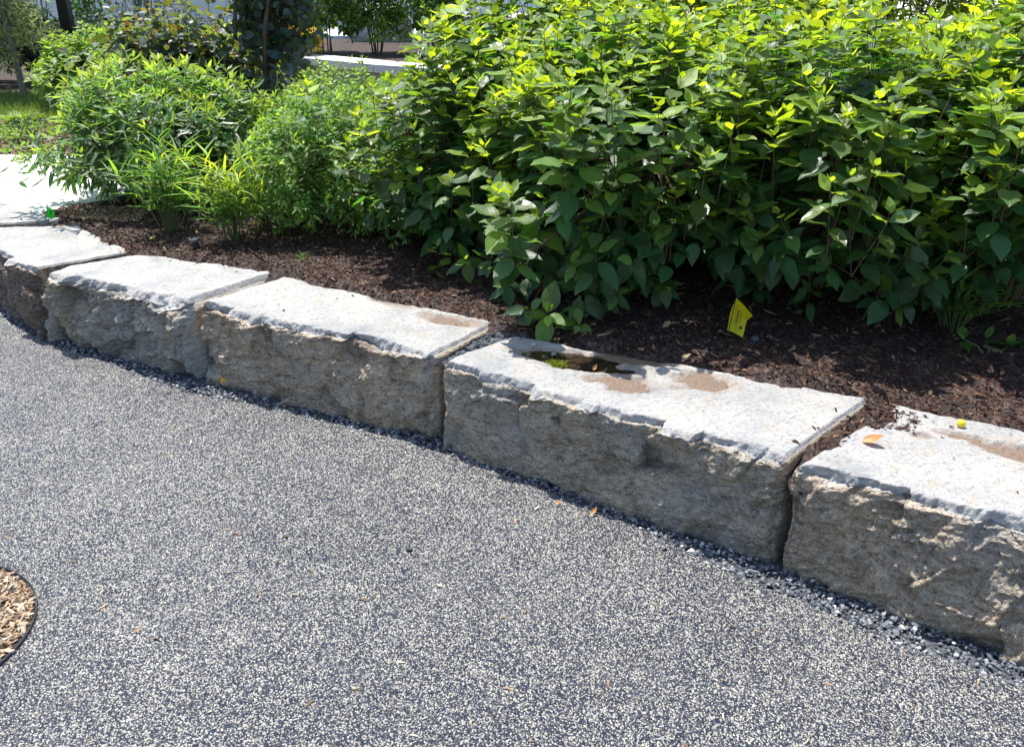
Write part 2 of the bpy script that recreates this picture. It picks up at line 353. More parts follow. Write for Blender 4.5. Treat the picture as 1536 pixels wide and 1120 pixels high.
L_hedge = leaf_mat('broad_shrub_leaf', (0.032, 0.095, 0.032), (0.25, 0.37, 0.035), (0.11, 0.32, 0.02), (0.78, 0.92, 0.02), alt=(0.055, 0.13, 0.065))
L_will = leaf_mat('narrow_shrub_leaf', (0.075, 0.165, 0.075), (0.38, 0.48, 0.05), (0.24, 0.50, 0.06), (0.6, 0.75, 0.05), rough=0.4, alt=(0.08, 0.15, 0.10))
L_small = leaf_mat('small_shrub_leaf', (0.10, 0.22, 0.045), (0.36, 0.48, 0.09), (0.28, 0.55, 0.04), (0.6, 0.75, 0.06), rough=0.42)
L_smoke = leaf_mat('blue_green_round_leaf', (0.026, 0.066, 0.060), (0.24, 0.065, 0.04), (0.34, 0.46, 0.04), (0.45, 0.10, 0.03), rough=0.45, trans=0.3, alt=(0.035, 0.080, 0.085))
L_grass = leaf_mat('oat_grass_leaf', (0.075, 0.19, 0.040), (0.36, 0.50, 0.05), (0.24, 0.55, 0.03), (0.75, 0.85, 0.03), rough=0.45)
L_far = leaf_mat('distant_green_leaf', (0.11, 0.23, 0.05), (0.32, 0.45, 0.06), (0.28, 0.52, 0.04), (0.5, 0.65, 0.05), rough=0.5)
L_tree = leaf_mat('pale_olive_leaf', (0.24, 0.31, 0.10), (0.42, 0.48, 0.14), (0.5, 0.6, 0.12), (0.5, 0.6, 0.12), rough=0.55)
L_dark = leaf_mat('dark_hedge_leaf', (0.020, 0.055, 0.028), (0.05, 0.11, 0.03), (0.04, 0.12, 0.02), (0.1, 0.2, 0.03), rough=0.5, trans=0.2)
L_yel = leaf_mat('yellow_orange_leaf', (0.45, 0.40, 0.05), (0.62, 0.33, 0.05), (0.6, 0.55, 0.05), (0.8, 0.4, 0.05), rough=0.5)
L_blue = leaf_mat('grey_green_leaf', (0.13, 0.20, 0.13), (0.25, 0.34, 0.20), (0.2, 0.32, 0.15), (0.35, 0.45, 0.2), rough=0.5)
L_red = leaf_mat('olive_red_leaf', (0.10, 0.15, 0.04), (0.25, 0.07, 0.04), (0.25, 0.35, 0.04), (0.4, 0.1, 0.04), rough=0.5)
L_lime = leaf_mat('lime_reed_leaf', (0.28, 0.38, 0.03), (0.45, 0.55, 0.04), (0.6, 0.75, 0.03), (0.8, 0.9, 0.05), rough=0.5, trans=0.5)
L_moss = leaf_mat('moss', (0.10, 0.13, 0.015), (0.25, 0.28, 0.02), (0.2, 0.3, 0.02), (0.4, 0.5, 0.03), rough=0.7)

# ------------------------------------------------------------------ leaves
def leaf_tpl(width=0.55, prof=(.05, .62, 1, .88, .48, .03), ts=(0, .14, .36, .60, .82, 1), fold=0.16, curl=0.22, cup=0.0, sides=True):
    V = []; UV = []
    for t, p in zip(ts, prof):
        hw = width / 2 * p; z = -curl * t * t + 0.04 * math.sin(t * 9)
        cols = (-1, 0, 1) if sides else (-1, 1)
        for s in cols:
            V.append((t, s * hw, z + fold * abs(s) * hw * 1.4 - cup * abs(s) * hw)); UV.append((0.5 + s * p * 0.5, t))
    k = 3 if sides else 2; F = []
    for i in range(len(ts) - 1):
        for j in range(k - 1): F.append((i * k + j, (i + 1) * k + j, (i + 1) * k + j + 1, i * k + j + 1))
    return np.array(V), np.array(F), np.array(UV)
T_BROAD = [leaf_tpl(.58, fold=.20, curl=.14), leaf_tpl(.64, fold=.10, curl=.20), leaf_tpl(.54, fold=.30, curl=.08)]
T_LANCE = [leaf_tpl(.27, (.05, .7, 1, .6, .03), (0, .2, .45, .75, 1), .3, .18), leaf_tpl(.24, (.05, .7, 1, .6, .03), (0, .2, .45, .75, 1), .4, .3)]
T_SMALL = [leaf_tpl(.42, (.1, .8, 1, .1), (0, .3, .65, 1), .2, .1, sides=False), leaf_tpl(.36, (.1, .8, 1, .1), (0, .3, .65, 1), .2, .2, sides=False)]
T_ROUND = [leaf_tpl(.86, (.1, .72, 1, .9, .35), (0, .16, .42, .75, 1), .15, .12), leaf_tpl(.8, (.1, .72, 1, .9, .35), (0, .16, .42, .75, 1), .3, .2)]
T_OAT = [leaf_tpl(.10, (.5, .9, 1, .75, .4, .02), (0, .15, .35, .6, .82, 1), .5, .75), leaf_tpl(.092, (.5, .9, 1, .75, .4, .02), (0, .15, .35, .6, .82, 1), .5, 1.0)]
T_FAR = [leaf_tpl(.5, (.15, 1, .1), (0, .5, 1), 0, .12, sides=False)]
T_FARN = [leaf_tpl(.22, (.15, 1, .1), (0, .5, 1), 0, .12, sides=False)]

def unit(v): return v / (np.linalg.norm(v, axis=-1, keepdims=True) + 1e-9)
PLANTS = []
class Plant:
    def __init__(s, root, tpls, mat, parts=True, leafname='leaf'):
        s.root = root; s.tpls = tpls; s.mat = mat; s.parts = parts; s.leafname = leafname
        s.P = []; s.D = []; s.N = []; s.L = []; s.A = []; s.tw = Batch(); s.stems = []; PLANTS.append(s)
    def leaf(s, p, d, n, L, a): s.P.append(p); s.D.append(d); s.N.append(n); s.L.append(L); s.A.append(a)

UPV = np.array([0, 0, 1.0])
def shoot(pl, tip, ax, spec, L, ageK=1.0, n_nodes=99, rot0=None):
    """Leaves on one shoot, tip first, along axis ax (bending down to the start)."""
    rr = R.rand; ax = unit(ax); side = unit(np.cross(ax, np.array([R.randn(), R.randn(), R.randn()]))); oth = np.cross(ax, side)
    th0 = rr() * 6.28 if rot0 is None else rot0
    for k, (dist, lf, ang, age) in enumerate(spec['nodes'][:n_nodes]):
        base = tip - ax * dist * spec.get('k', 1.0) * (0.9 + 0.2 * rr())
        arms = 2 if spec['opp'] else 1
        th = th0 + (k * 1.5708 if spec['opp'] else k * 2.4)
        for q in range(arms):
            if rr() < spec.get('miss', 0.08): continue
            t = th + q * math.pi + R.randn() * 0.18; sv = side * math.cos(t) + oth * math.sin(t)
            a = rad(ang + R.randn() * 9); d = ax * math.cos(a) + sv * math.sin(a)
            g = spec['droop'] * (1 - age * 0.7) * (0.6 + 0.8 * rr()); d = unit(d + np.array([0, 0, -g]))
            nn = UPV * 0.8 + ax * 0.5 + R.randn(3) * spec.get('wob', 0.22); nn = nn - d * np.dot(nn, d); nn = unit(nn)
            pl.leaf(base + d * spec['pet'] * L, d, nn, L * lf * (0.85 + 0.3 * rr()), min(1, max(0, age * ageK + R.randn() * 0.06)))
S_HEDGE = dict(opp=True, k=1.15, droop=0.10, pet=0.10, nodes=[(0, .34, 22, 1), (.008, .55, 48, .85), (.035, .9, 66, .7), (.08, 1.05, 76, .38), (.14, 1.1, 82, .10), (.21, 1., 90, 0), (.28, .92, 95, 0)])
S_HEDGE_LOW = dict(opp=True, droop=0.45, pet=0.10, nodes=[(0, .4, 25, .6), (.012, .7, 50, .3), (.04, 1.0, 75, .1), (.09, 1.05, 85, 0), (.16, 1.05, 90, 0), (.24, .95, 95, 0)])
S_WILL = dict(opp=False, droop=0.12, pet=0.05, wob=.35, nodes=[(.0, .5, 18, 1), (.004, .6, 30, .9), (.014, .75, 40, .6), (.026, .9, 48, .4), (.042, 1, 55, .2), (.060, 1, 58, .1), (.08, 1, 62, .05), (.10, 1, 66, 0), (.125, 1, 70, 0), (.15, 1, 72, 0), (.18, .9, 75, 0), (.21, .9, 75, 0)])
S_SMALL = dict(opp=False, droop=0.05, pet=0.05, wob=.45, nodes=[(.0, .6, 20, 1), (.003, .7, 40, .9), (.008, .9, 50, .6), (.014, 1, 58, .4), (.022, 1, 60, .25), (.031, 1, 62, .15), (.041, 1, 65, .1), (.052, 1, 65, 0), (.065, 1, 68, 0), (.08, 1, 70, 0), (.095, 1, 70, 0), (.11, 1, 70, 0), (.13, 1, 70, 0)])
S_SMOKE = dict(opp=False, droop=0.25, pet=0.35, wob=.5, nodes=[(.0, .5, 25, 1), (.008, .7, 45, .5), (.02, .9, 60, .15), (.04, 1, 70, 0), (.06, 1, 78, 0), (.085, 1, 82, 0), (.11, 1, 85, 0), (.14, 1, 90, 0), (.17, .9, 90, 0), (.20, .9, 90, 0)])

def superpt(c, r, u, e=2.4):
    q = (np.abs(u[0]) ** e + np.abs(u[1]) ** e + np.abs(u[2]) ** e) ** (-1 / e)
    return c + u * q * r
def bush(root, tpls, mat, spec, c, r, nshoot, L, seed, base, low=None, zmin=0.37, zlow=-0.45, up=0.75, inner=0.35, parts=True, ageK=1.0,
         bark=None, nst=8, lob=0.13, stem_r=0.008, flat=2.4, keep=None, twigs=True):
    """Mounded shrub: main stems from the base, shoots ending on an uneven rounded surface."""
    c = np.array(c, float); r = np.array(r, float); base = np.array(base, float)
    pl = Plant(root, tpls, mat, parts); pl.bark = bark or M['bark']
    mains = []
    for k in range(nst):
        a = k / nst * 6.28 + R.rand() * 0.6; rr_ = 0.25 + 0.5 * R.rand()
        b = base + np.array([math.cos(a), math.sin(a), 0]) * 0.06 * (0.4 + R.rand())
        e = c + np.array([math.cos(a) * r[0] * rr_, math.sin(a) * r[1] * rr_, r[2] * (0.1 + 0.5 * R.rand())])
        mid1 = b * .6 + e * .4 + np.array([0, 0, .10 * r[2]]); pts = [b - (0, 0, .04), mid1 + R.randn(3) * .02, b * .25 + e * .75 + R.randn(3) * .02, e]
        pts = np.array([np.array(p_) for p_ in pts])
        tt = np.linspace(0, 3, 7); P_ = np.stack([np.interp(tt, range(4), pts[:, i]) for i in range(3)], 1)
        pl.stems.append(tube(P_, np.linspace(stem_r, stem_r * .4, 7), 5)); mains.append(P_)
    allm = np.concatenate([m_[2:] for m_ in mains])
    for k in range(nshoot):
        u = R.randn(3); u = unit(u)
        if u[2] < zlow: u[2] = -u[2] * 0.8
        ins = R.rand() < inner
        tip = superpt(c, r, u, flat); f = (0.45 + 0.45 * R.rand()) if ins else (0.86 + 0.14 * R.rand())
        lobn = 1 + lob * float(vnoise((u * 2.4 + seed * 3.7)[None, :], seed)[0]) * 1.6
        tip = c + (tip - c) * f * lobn + R.randn(3) * 0.012
        if tip[2] < zmin: continue
        if keep is not None and not keep(tip): continue
        lowf = min(1, max(0, (0.15 - u[2]) / 0.6))
        ax = unit(u * (0.45 + 0.5 * lowf) + UPV * up * (1 - 0.85 * lowf) + R.randn(3) * 0.20)
        sp_ = low if (low is not None and lowf > 0.45) else spec
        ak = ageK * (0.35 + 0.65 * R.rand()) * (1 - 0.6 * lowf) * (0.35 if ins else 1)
        shoot(pl, tip, ax, sp_, L * (0.85 + 0.3 * R.rand()), ak)
        if twigs:
            back = tip - ax * spec['nodes'][-1][0] * spec.get('k', 1.0) * 0.9
            j = np.argmin(((allm - back) ** 2).sum(1) + R.rand(len(allm)) * 0.02); q = allm[j]
            pp = np.array([q, q * .45 + back * .55 + UPV * .01, back, tip])
            pl.tw.add(*tube(pp, [stem_r * .38, stem_r * .3, stem_r * .24, stem_r * .12], 3))
    return pl

def build_plants(zmin_bed):
    # which leaves show: a coarse painting of all of them, nearest wins
    CS = 4; W_, H_ = 1536 // CS, 1120 // CS
    zb = np.full((H_, W_), 1e9); idb = np.full((H_, W_), -1, dtype=np.int64)
    allP = []; pid = []; off = [0]
    for i, pl in enumerate(PLANTS):
        pl.P = np.array(pl.P); pl.D = unit(np.array(pl.D)); pl.N = np.array(pl.N); pl.L = np.array(pl.L); pl.A = np.array(pl.A)
        Yv = np.cross(pl.N, pl.D); pl.N = unit(np.cross(pl.D, Yv)); pl.Y = np.cross(pl.N, pl.D)
        mid = pl.P + pl.D * pl.L[:, None] * 0.5; px, py, dp = project(mid); off.append(off[-1] + len(mid))
        rp = 0.30 * pl.L * FPX / dp / CS
        for j in range(len(mid)):
            x, y, r_ = px[j] / CS, py[j] / CS, max(rp[j], 0.5)
            if x < -3 or y < -3 or x > W_ + 3 or y > H_ + 3: continue
            x0, x1, y0, y1 = max(0, int(x - r_)), min(W_, int(x + r_) + 1), max(0, int(y - r_)), min(H_, int(y + r_) + 1)
            if x0 >= x1 or y0 >= y1: continue
            sub = zb[y0:y1, x0:x1]; mk = sub > dp[j]; sub[mk] = dp[j]; idb[y0:y1, x0:x1][mk] = off[-2] + j
    cnt = np.bincount(idb[idb >= 0].ravel(), minlength=off[-1])
    for i, pl in enumerate(PLANTS):
        n = len(pl.P); cn = cnt[off[i]:off[i + 1]].copy(); mid = pl.P + pl.D * pl.L[:, None] * .5; px, py, dp = project(mid)
        big = (pl.L * FPX / dp) >= 9.5
        o0 = np.array(pl.root.location)
        cn[~big] = 0
        order = np.argsort(-cn); sel = order[:290]; sel = sel[cn[sel] > 0] if pl.parts else sel[:0]
        mask = np.zeros(n, bool); mask[sel] = True
        tsel = R.randint(0, len(pl.tpls), n)
        # single leaves as parts
        cache = {}
        for j in np.nonzero(mask)[0]:
            ab = int(round(pl.A[j] * 5)); key = (tsel[j], ab)
            if key not in cache:
                V, F, UV = pl.tpls[tsel[j]]; cache[key] = mk_mesh(pl.leafname, V, F, pl.mat, True, {'age': np.full(len(V), ab / 5.), 'tint': np.zeros(len(V))}, UV)
            o = bpy.data.objects.new(pl.leafname, cache[key]); C.objects.link(o); o.parent = pl.root
            L = pl.L[j]; mt = Matrix.Identity(4)
            for a in range(3): mt[a][0] = pl.D[j][a] * L; mt[a][1] = pl.Y[j][a] * L; mt[a][2] = pl.N[j][a] * L; mt[a][3] = pl.P[j][a] - o0[a]
            o.matrix_basis = mt
        rest = ~mask
        Vs = []; Fs = []; As = []; Ts = []; Us = []; nn = 0
        for ti, (V, F, UV) in enumerate(pl.tpls):
            ix = np.nonzero(rest & (tsel == ti))[0]
            if len(ix) == 0: continue
            m_ = len(V)
            W = (V[None, :, 0:1] * pl.D[ix][:, None, :] + V[None, :, 1:2] * pl.Y[ix][:, None, :] + V[None, :, 2:3] * pl.N[ix][:, None, :]) * pl.L[ix][:, None, None] + (pl.P[ix] - o0)[:, None, :]
            Vs.append(W.reshape(-1, 3)); Fs.append((F[None] + (np.arange(len(ix)) * m_)[:, None, None]).reshape(-1, F.shape[1]) + nn); nn += len(ix) * m_
            As.append(np.repeat(pl.A[ix], m_)); Ts.append(np.repeat(R.rand(len(ix)), m_)); Us.append(np.tile(UV, (len(ix), 1)))
        if Vs:
            f = link('foliage', mk_mesh('foliage', np.concatenate(Vs), np.concatenate(Fs), pl.mat, True, {'age': np.concatenate(As), 'tint': np.concatenate(Ts)}, np.concatenate(Us)), pl.root)
            f['kind'] = 'stuff'
        if pl.tw.n:
            t = link('twigs', pl.tw.mesh('twigs', pl.bark, True, o0), pl.root); t['kind'] = 'stuff'
        for V, F in pl.stems:
            link('stem', mk_mesh('stem', V - o0, F, pl.bark, True), pl.root)

# ================================================================== SETTING
def poly_obj(name, pts, z, mat, kind='structure', thick=0.0, hole=None, origin=(0, 0, 0)):
    V = [(x, y, z) for x, y in pts]; n = len(V); F = [tuple(range(n))]
    if thick:
        V += [(x, y, z - thick) for x, y in pts]
        for i in range(n): j = (i + 1) % n; F.append((i, i + n, j + n, j))
    me = bpy.data.meshes.new(name); me.from_pydata(V, [], F); me.materials.append(mat)
    import bmesh
    bm = bmesh.new(); bm.from_mesh(me); bmesh.ops.triangulate(bm, faces=[f for f in bm.faces if len(f.verts) > 4]); bmesh.ops.recalc_face_normals(bm, faces=bm.faces); bm.to_mesh(me); bm.free()
    o = link(name, me); o['kind'] = kind; return o
ZB = 0.335     # bed level
H = 0.35       # top of the stones
ground = poly_obj('ground', [(-300, -60), (300, -60), (300, 600), (-300, 600)], -0.03, M['soil'])

# front base line of the stones, left to right
FB = [(-3.35, 5.25), (-2.98, 4.86), U(62, 505)[:2], U(290, 580)[:2], U(656, 668)[:2], U(1176, 868)[:2], U(1540, 1013)[:2], (1.95, 1.46), (2.75, 1.05)]
FB = np.array(FB, float)
# gravel strip and path edge
EP = np.array([(-6.2, 7.0), (-3.5, 5.22)] + [U(*p)[:2] for p in [(0, 477), (62, 514), (170, 551), (280, 592), (440, 622), (650, 676), (800, 731), (960, 799), (1100, 866), (1252, 928), (1368, 978), (1536, 1036)]] + [(1.93, 1.33), (2.75, .9), (6, -1.0)])
def densify(P, step, amp, seed, sc_=9):
    out = []
    for a, b in zip(P[:-1], P[1:]):
        k = max(1, int(np.linalg.norm(b - a) / step))
        for i in range(k): out.append(a + (b - a) * i / k)
    out.append(P[-1]); out = np.array(out)
    q = np.c_[out, np.zeros(len(out))]
    out[:, 0] += amp * fbm(q, sc_, 3, seed); out[:, 1] += amp * fbm(q, sc_, 3, seed + 9)
    return out
EPd = densify(EP, 0.03, 0.012, 3, 12)
pts = [tuple(p) for p in EPd] + [(6, -6), (-14, -6), (-14, 9)]
path = poly_obj('path', pts, 0.012, M['path'], thick=0.04)
g_pts = [(-6.4, 7.6), (-3.2, 5.6), (-1, 4.0), (1, 2.6), (3.5, 1.2), (6.5, -0.5), (6, -2), (2, 0.8), (0, 2.0), (-3, 4.0), (-7, 6)]
gravel_bed = poly_obj('gravel_bed', g_pts, 0.0, M['gravel_bed'])

# upper ground behind the stones
upper = poly_obj('upper_terrain', [(-60, 8.2), (-3.6, 5.75), (-2.9, 5.1), (-1.9, 4.35), (-1.1, 3.93), (0, 3.3), (.95, 2.6), (1.5, 2.0), (3, 1.3), (60, 1.3), (60, 400), (-60, 400)], ZB - 0.05, M['soil'], thick=0.32)

# ------------------------------------------------------------------ the stone blocks
def nearest_facets(u, z, seeds, hs, sl):
    d = (u[:, None] - seeds[None, :, 0]) ** 2 + ((z[:, None] - seeds[None, :, 1]) * 1.2) ** 2
    i = np.argmin(d, 1); return hs[i] + sl[i, 0] * (u - seeds[i, 0]) + sl[i, 1] * (z - seeds[i, 1])
class Block:
    """A split-faced stone: A,B top front corners (left,right), Cc,Dd top back corners (right,left)."""
    def __init__(s, A, B, Cc, Dd, seed, rough=1.0, chipy=1.0, basins=(), top=H, endchip=(0.0, 0.0), batter=0.0, res=0.0048, diag=0.6):
        s.A, s.B, s.C, s.D = [np.array(p[:2], float) for p in (A, B, Cc, Dd)]
        s.L = np.linalg.norm(s.B - s.A); s.W = (np.linalg.norm(s.D - s.A) + np.linalg.norm(s.C - s.B)) / 2
        s.seed, s.rough, s.chipy, s.basins, s.H, s.endchip, s.batter, s.res, s.diag = seed, rough, chipy, basins, top, endchip, batter, res, diag
        rs = np.random.RandomState(seed); n = int(s.L * 26)
        s.seeds = np.c_[rs.rand(n) * s.L, rs.rand(n) * s.H]; s.hs = rs.randn(n) * 0.006 * rough; s.sl = rs.randn(n, 2) * 0.17 * rough
    def ev(s, u, d, z):
        """u along 0..L, d depth 0..W, z 0..H -> world points and attributes"""
        P = np.stack([u + s.seed * 5.3, d, z], 1); s_ = s.seed
        Pw = P + 0.03 * np.stack([fbm(P, 9, 3, s_ + 50), fbm(P, 9, 3, s_ + 60), fbm(P, 9, 3, s_ + 70)], 1)
        Q = Pw.copy(); Q[:, 0] = Pw[:, 0] * 1.0 + Pw[:, 2] * s.diag; Q[:, 2] = (Pw[:, 2] - Pw[:, 0] * 0.25) * 2.6
        un = Pw[:, 0] - s_ * 5.3; zn = Pw[:, 2]
        big = fbm(P, 3.2, 2, s_ + 1); med = fbm(Pw, 13, 4, s_ + 2, .6); rdg = ridged(Q, 7, 4, s_ + 3)
        fac = nearest_facets(un, zn, s.seeds, s.hs, s.sl)
        fine = fbm(Pw, 42, 3, s_ + 44, .6); led = fbm(Q, 10, 2, s_ + 45) * 5; led = (led - np.floor(led)) 
        F = s.rough * (0.024 * big + 0.026 * med + 0.014 * rdg + 0.007 * fine + 0.007 * led) + fac            # outward from the front
        F = F - 0.010 + s.batter * (1 - z / s.H) * np.clip(u / s.L * 2.2, 0, 1) - 0.014 * np.clip(0.09 - z, 0, 1) / 0.09 * (0.5 + 0.5 * fbm(P, 5, 2, s_ + 33))
        # chipped upper arris
        ce = fbm(P * np.array([1, 0, 0]), 4.5, 3, s_ + 4); c1 = 0.016 + s.chipy * (0.055 * np.clip(ce + 0.05, 0, 1) * 1.6 + 0.012 * (1 + fbm(P * np.array([1, 0, 0]), 22, 3, s_ + 5)))
        x = d + (s.H - z); e = np.clip(c1 - x, 0, None) / 2
        chip = np.clip(e / 0.02, 0, 1) * (np.clip((c1 - 0.03) / 0.03, 0, 1))
        wf = np.exp(-d / 0.05); dd = d - F * wf + e * 1.0; zz = z - e * 1.15
        # top relief and sagging edges
        wt = np.clip(1 - (s.H - z) / 0.06, 0, 1)
        T = 0.0055 * fbm(P, 5, 3, s_ + 6) + 0.0028 * fbm(P, 26, 4, s_ + 7) - 0.006 * np.clip(fbm(P, 11, 2, s_ + 8) - .28, 0, 1)
        stain = np.zeros(len(u))
        for (bu, bd, ru, rd, dep, ns) in s.basins:
            q = np.sqrt(((u - bu) / ru) ** 2 + ((d - bd) / rd) ** 2) + ns * fbm(P, 16, 3, s_ + 20)
            T = T - dep * np.clip((1.25 - q) / 0.55, 0, 1); stain = np.maximum(stain, np.clip((1.42 - q) / 0.45, 0, 1) * .65)
        T = T - 0.010 * np.exp(-d / 0.022) * (1 + fbm(P, 14, 3, s_ + 81)); zz = zz + T * wt
        # ends: slight bulge, joints, corner chips
        le, re = u, s.L - u; uu = u.copy()
        wl = np.exp(-le / 0.03); wr = np.exp(-re / 0.03); nl = 0.006 * fbm(P, 8, 4, s_ + 9)
        uu = uu + wl * (0.006 + nl) - wr * (0.006 - nl)
        cham = 0
        for (amt, dist_, sg) in ((s.endchip[0], le, 1), (s.endchip[1], re, -1)):
            cc = 0.012 + amt * (0.6 + 0.6 * fbm(P * np.array([0, 0, 1]), 7, 3, s_ + 11)); x2 = dist_ + d; e2 = np.clip(cc - x2, 0, None) / 2
            dd = dd + e2; uu = uu + sg * e2; cham = np.maximum(cham, np.clip(e2 / .015, 0, 1) * (amt > .02))
            x3 = dist_ + (s.H - z); e3 = np.clip(cc * 0.8 - x3, 0, None) / 2; zz = zz - e3; uu = uu + sg * e3
        # ragged back edge
        wb = np.exp(-(s.W - d) / 0.05); dd = dd + wb * (0.03 * fbm(P, 6, 4, s_ + 12) - 0.02)
        a = (uu / s.L)[:, None]; b = (dd / s.W)[:, None]
        XY = (s.A * (1 - a) + s.B * a) * (1 - b) + (s.D * (1 - a) + s.C * a) * b
        fw = np.clip(1 - d / 0.012, 0, 1) * np.clip((s.H - z) / 0.022, 0, 1)
        endw = np.clip(np.maximum(1 - le / 0.004, 1 - re / 0.004), 0, 1) * np.clip((s.H - z) / 0.01, 0, 1)
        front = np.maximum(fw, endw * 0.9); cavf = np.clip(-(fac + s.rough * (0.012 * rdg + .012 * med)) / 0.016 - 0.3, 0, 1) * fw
        return np.c_[XY, zz], dict(front=front, chip=np.maximum(chip, cham * .8), cav=cavf, stain=stain)
    def build(s, mat, z0=-0.05):
        V = []; F = []; n = 0; at = dict(front=[], chip=[], cav=[], stain=[])
        def grid(fu, fd, fz, nu, nv):
            nonlocal n
            I, J = np.meshgrid(np.linspace(0, 1, nu + 1), np.linspace(0, 1, nv + 1), indexing='ij'); I = I.ravel(); J = J.ravel()
            P, a = s.ev(fu(I, J), fd(I, J), fz(I, J)); P[:, 2] = np.where(fz(I, J) <= 1e-6, z0, P[:, 2]); V.append(P)
            for k in at: at[k].append(a[k])
            i, j = np.meshgrid(np.arange(nu), np.arange(nv), indexing='ij'); b = (i * (nv + 1) + j).ravel()
            F.append(np.stack([b, b + nv + 1, b + nv + 2, b + 1], 1) + n); n += len(P)
        nu = int(s.L / s.res); nz = int(s.H / s.res); nd = int(s.W / (s.res * 1.4)); Z = lambda I, J: I * 0
        grid(lambda I, J: I * s.L, Z, lambda I, J: J * s.H, nu, nz)
        grid(lambda I, J: I * s.L, lambda I, J: J * s.W, lambda I, J: I * 0 + s.H, nu, nd)
        grid(lambda I, J: (1 - I) * s.L, lambda I, J: I * 0 + s.W, lambda I, J: J * s.H, nu // 4, 6)
        grid(Z, lambda I, J: (1 - I) * s.W, lambda I, J: J * s.H, nd, nz)
        grid(lambda I, J: I * 0 + s.L, lambda I, J: I * s.W, lambda I, J: J * s.H, nd, nz)
        V = np.concatenate(V); o0 = np.array([*(s.A + s.C) / 2, 0.0]); A_ = {k: np.concatenate(x) for k, x in at.items()}
        me = mk_mesh('stone_block', V - o0, np.concatenate(F), mat, True, A_)
        import bmesh
        bm = bmesh.new(); bm.from_mesh(me); bmesh.ops.remove_doubles(bm, verts=bm.verts, dist=0.0006); bmesh.ops.recalc_face_normals(bm, faces=bm.faces); bm.to_mesh(me); bm.free()
        s.o = link('stone_block', me, loc=o0); s.o0 = o0; return s.o
    def uv_of(s, px, py, z):
        """inverse bilinear of a photo pixel on the top"""
        p = np.array(U(px, py, z)[:2]); best = None
        a = np.linspace(0, 1, 141)[:, None, None]; b = np.linspace(0, 1, 101)[None, :, None]
        XY = (s.A * (1 - a) + s.B * a) * (1 - b) + (s.D * (1 - a) + s.C * a) * b
        k = np.argmin(((XY - p) ** 2).sum(2)); i, j = divmod(k, 101); return a[i, 0, 0] * s.L, b[0, j, 0] * s.W

blk = {}
blk['m1'] = Block((-3.62, 5.50), (-2.875, 4.815), (-2.42, 4.99), (-3.02, 5.36), 31, .8, .5)
blk['0'] = Block(U(0, 376, H)[:2] + np.array([-.42, .47]) if False else (-2.86, 4.79), U(40, 405, H), U(196, 377, H), U(118, 338, H), 5, .8, .35, batter=-0.0)
blk['1'] = Block(U(52, 404, H), U(279, 455, H), U(423, 407, H), U(206, 380, H), 6, 1.25, 1.5, endchip=(.05, .07), basins=[], diag=-.5)
blk['2'] = Block(U(288, 456, H), U(652, 532, H), U(748, 484, H), U(428, 413, H), 7, .85, .35, endchip=(.0, .03))
blk['3'] = Block(U(657, 541, H), U(1177, 692, H), U(1314, 594, H), U(765, 502, H), 8, .62, .40, endchip=(.012, .018))
blk['4'] = Block(U(1182, 699, H), (1.62, 1.73), (1.97, 2.19), U(1345, 604, H), 9, .95, .6, endchip=(.012, .0), batter=.085)
blk['5'] = Block((1.635, 1.70), (2.75, 1.10), (2.98, 1.62), (1.97, 2.17), 10, 1.0, .6)
b3 = blk['3']; b2 = blk['2']; b4 = blk['4']
def bas(b, px, py, ru, rd, dep, ns): u_, d_ = b.uv_of(px, py, H - .006); return (u_, d_, ru, rd, dep, ns)
b3.basins = [bas(b3, 862, 540, .20, .105, .017, .4), bas(b3, 950, 540, .14, .04, .012, .4), bas(b3, 930, 574, .095, .055, .014, .8), bas(b3, 1052, 572, .085, .07, .012, .9)]
b2.basins = [bas(b2, 675, 481, .12, .05, .012, .5), bas(b2, 590, 455, .10, .03, .008, .5)]
b4.basins = [bas(b4, 1440, 655, .08, .03, .010, .9), bas(b4, 1535, 682, .12, .05, .014, .4), bas(b4, 1385, 655, .03, .02, .010, .5)]
SL = {'m1': ('stone_blue', 'pale flat topped stone furthest left, where the wall meets the white paving'),
      '0': ('stone_dark', 'stone block with a dark brown face at the left edge, beside the green flag'),
      '1': ('stone_blue', 'blue grey stone block with a deeply chipped pale upper edge'),
      '2': ('stone_brown', 'brown faced stone block with a yellow paint mark at its foot'),
      '3': ('stone_grey', 'long dark grey faced stone block with a puddle in its top'),
      '4': ('stone_brown', 'tan rough faced stone block at the right with a curled orange leaf on top'),
      '5': ('stone_grey', 'stone block continuing the wall at the right edge')}
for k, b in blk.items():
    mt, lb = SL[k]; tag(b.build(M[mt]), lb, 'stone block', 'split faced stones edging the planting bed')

# paint mark on the foot of block 2: follows the rock face
def face_patch(b, u0, z0, ru, rz, mat, name):
    th = np.linspace(0, 6.283, 26)[:-1]; us = [u0]; zs = [z0]
    for rr_ in (0.5, 1.0):
        for t in th: k = rr_ * (1 + 0.25 * math.sin(3 * t + 1) + 0.12 * math.sin(7 * t)); us.append(u0 + ru * k * math.cos(t)); zs.append(z0 + rz * k * math.sin(t))
    P, _ = b.ev(np.array(us), np.zeros(len(us)), np.array(zs)); nrm = np.array([-(b.B - b.A)[1], (b.B - b.A)[0]]); nrm = -nrm / np.linalg.norm(nrm) * 0.004
    P[:, 0] += nrm[0]; P[:, 1] += nrm[1]; m_ = len(th); F = []
    for i in range(m_): j = (i + 1) % m_; F += [(0, 1 + i, 1 + j)]; F += [(1 + i, 1 + m_ + i, 1 + m_ + j), (1 + i, 1 + m_ + j, 1 + j)]
    return link(name, mk_mesh(name, P - b.o0, F, mat, True), b.o)
face_patch(b2, 0.105, 0.035, 0.022, 0.012, M['paint'], 'paint_mark')

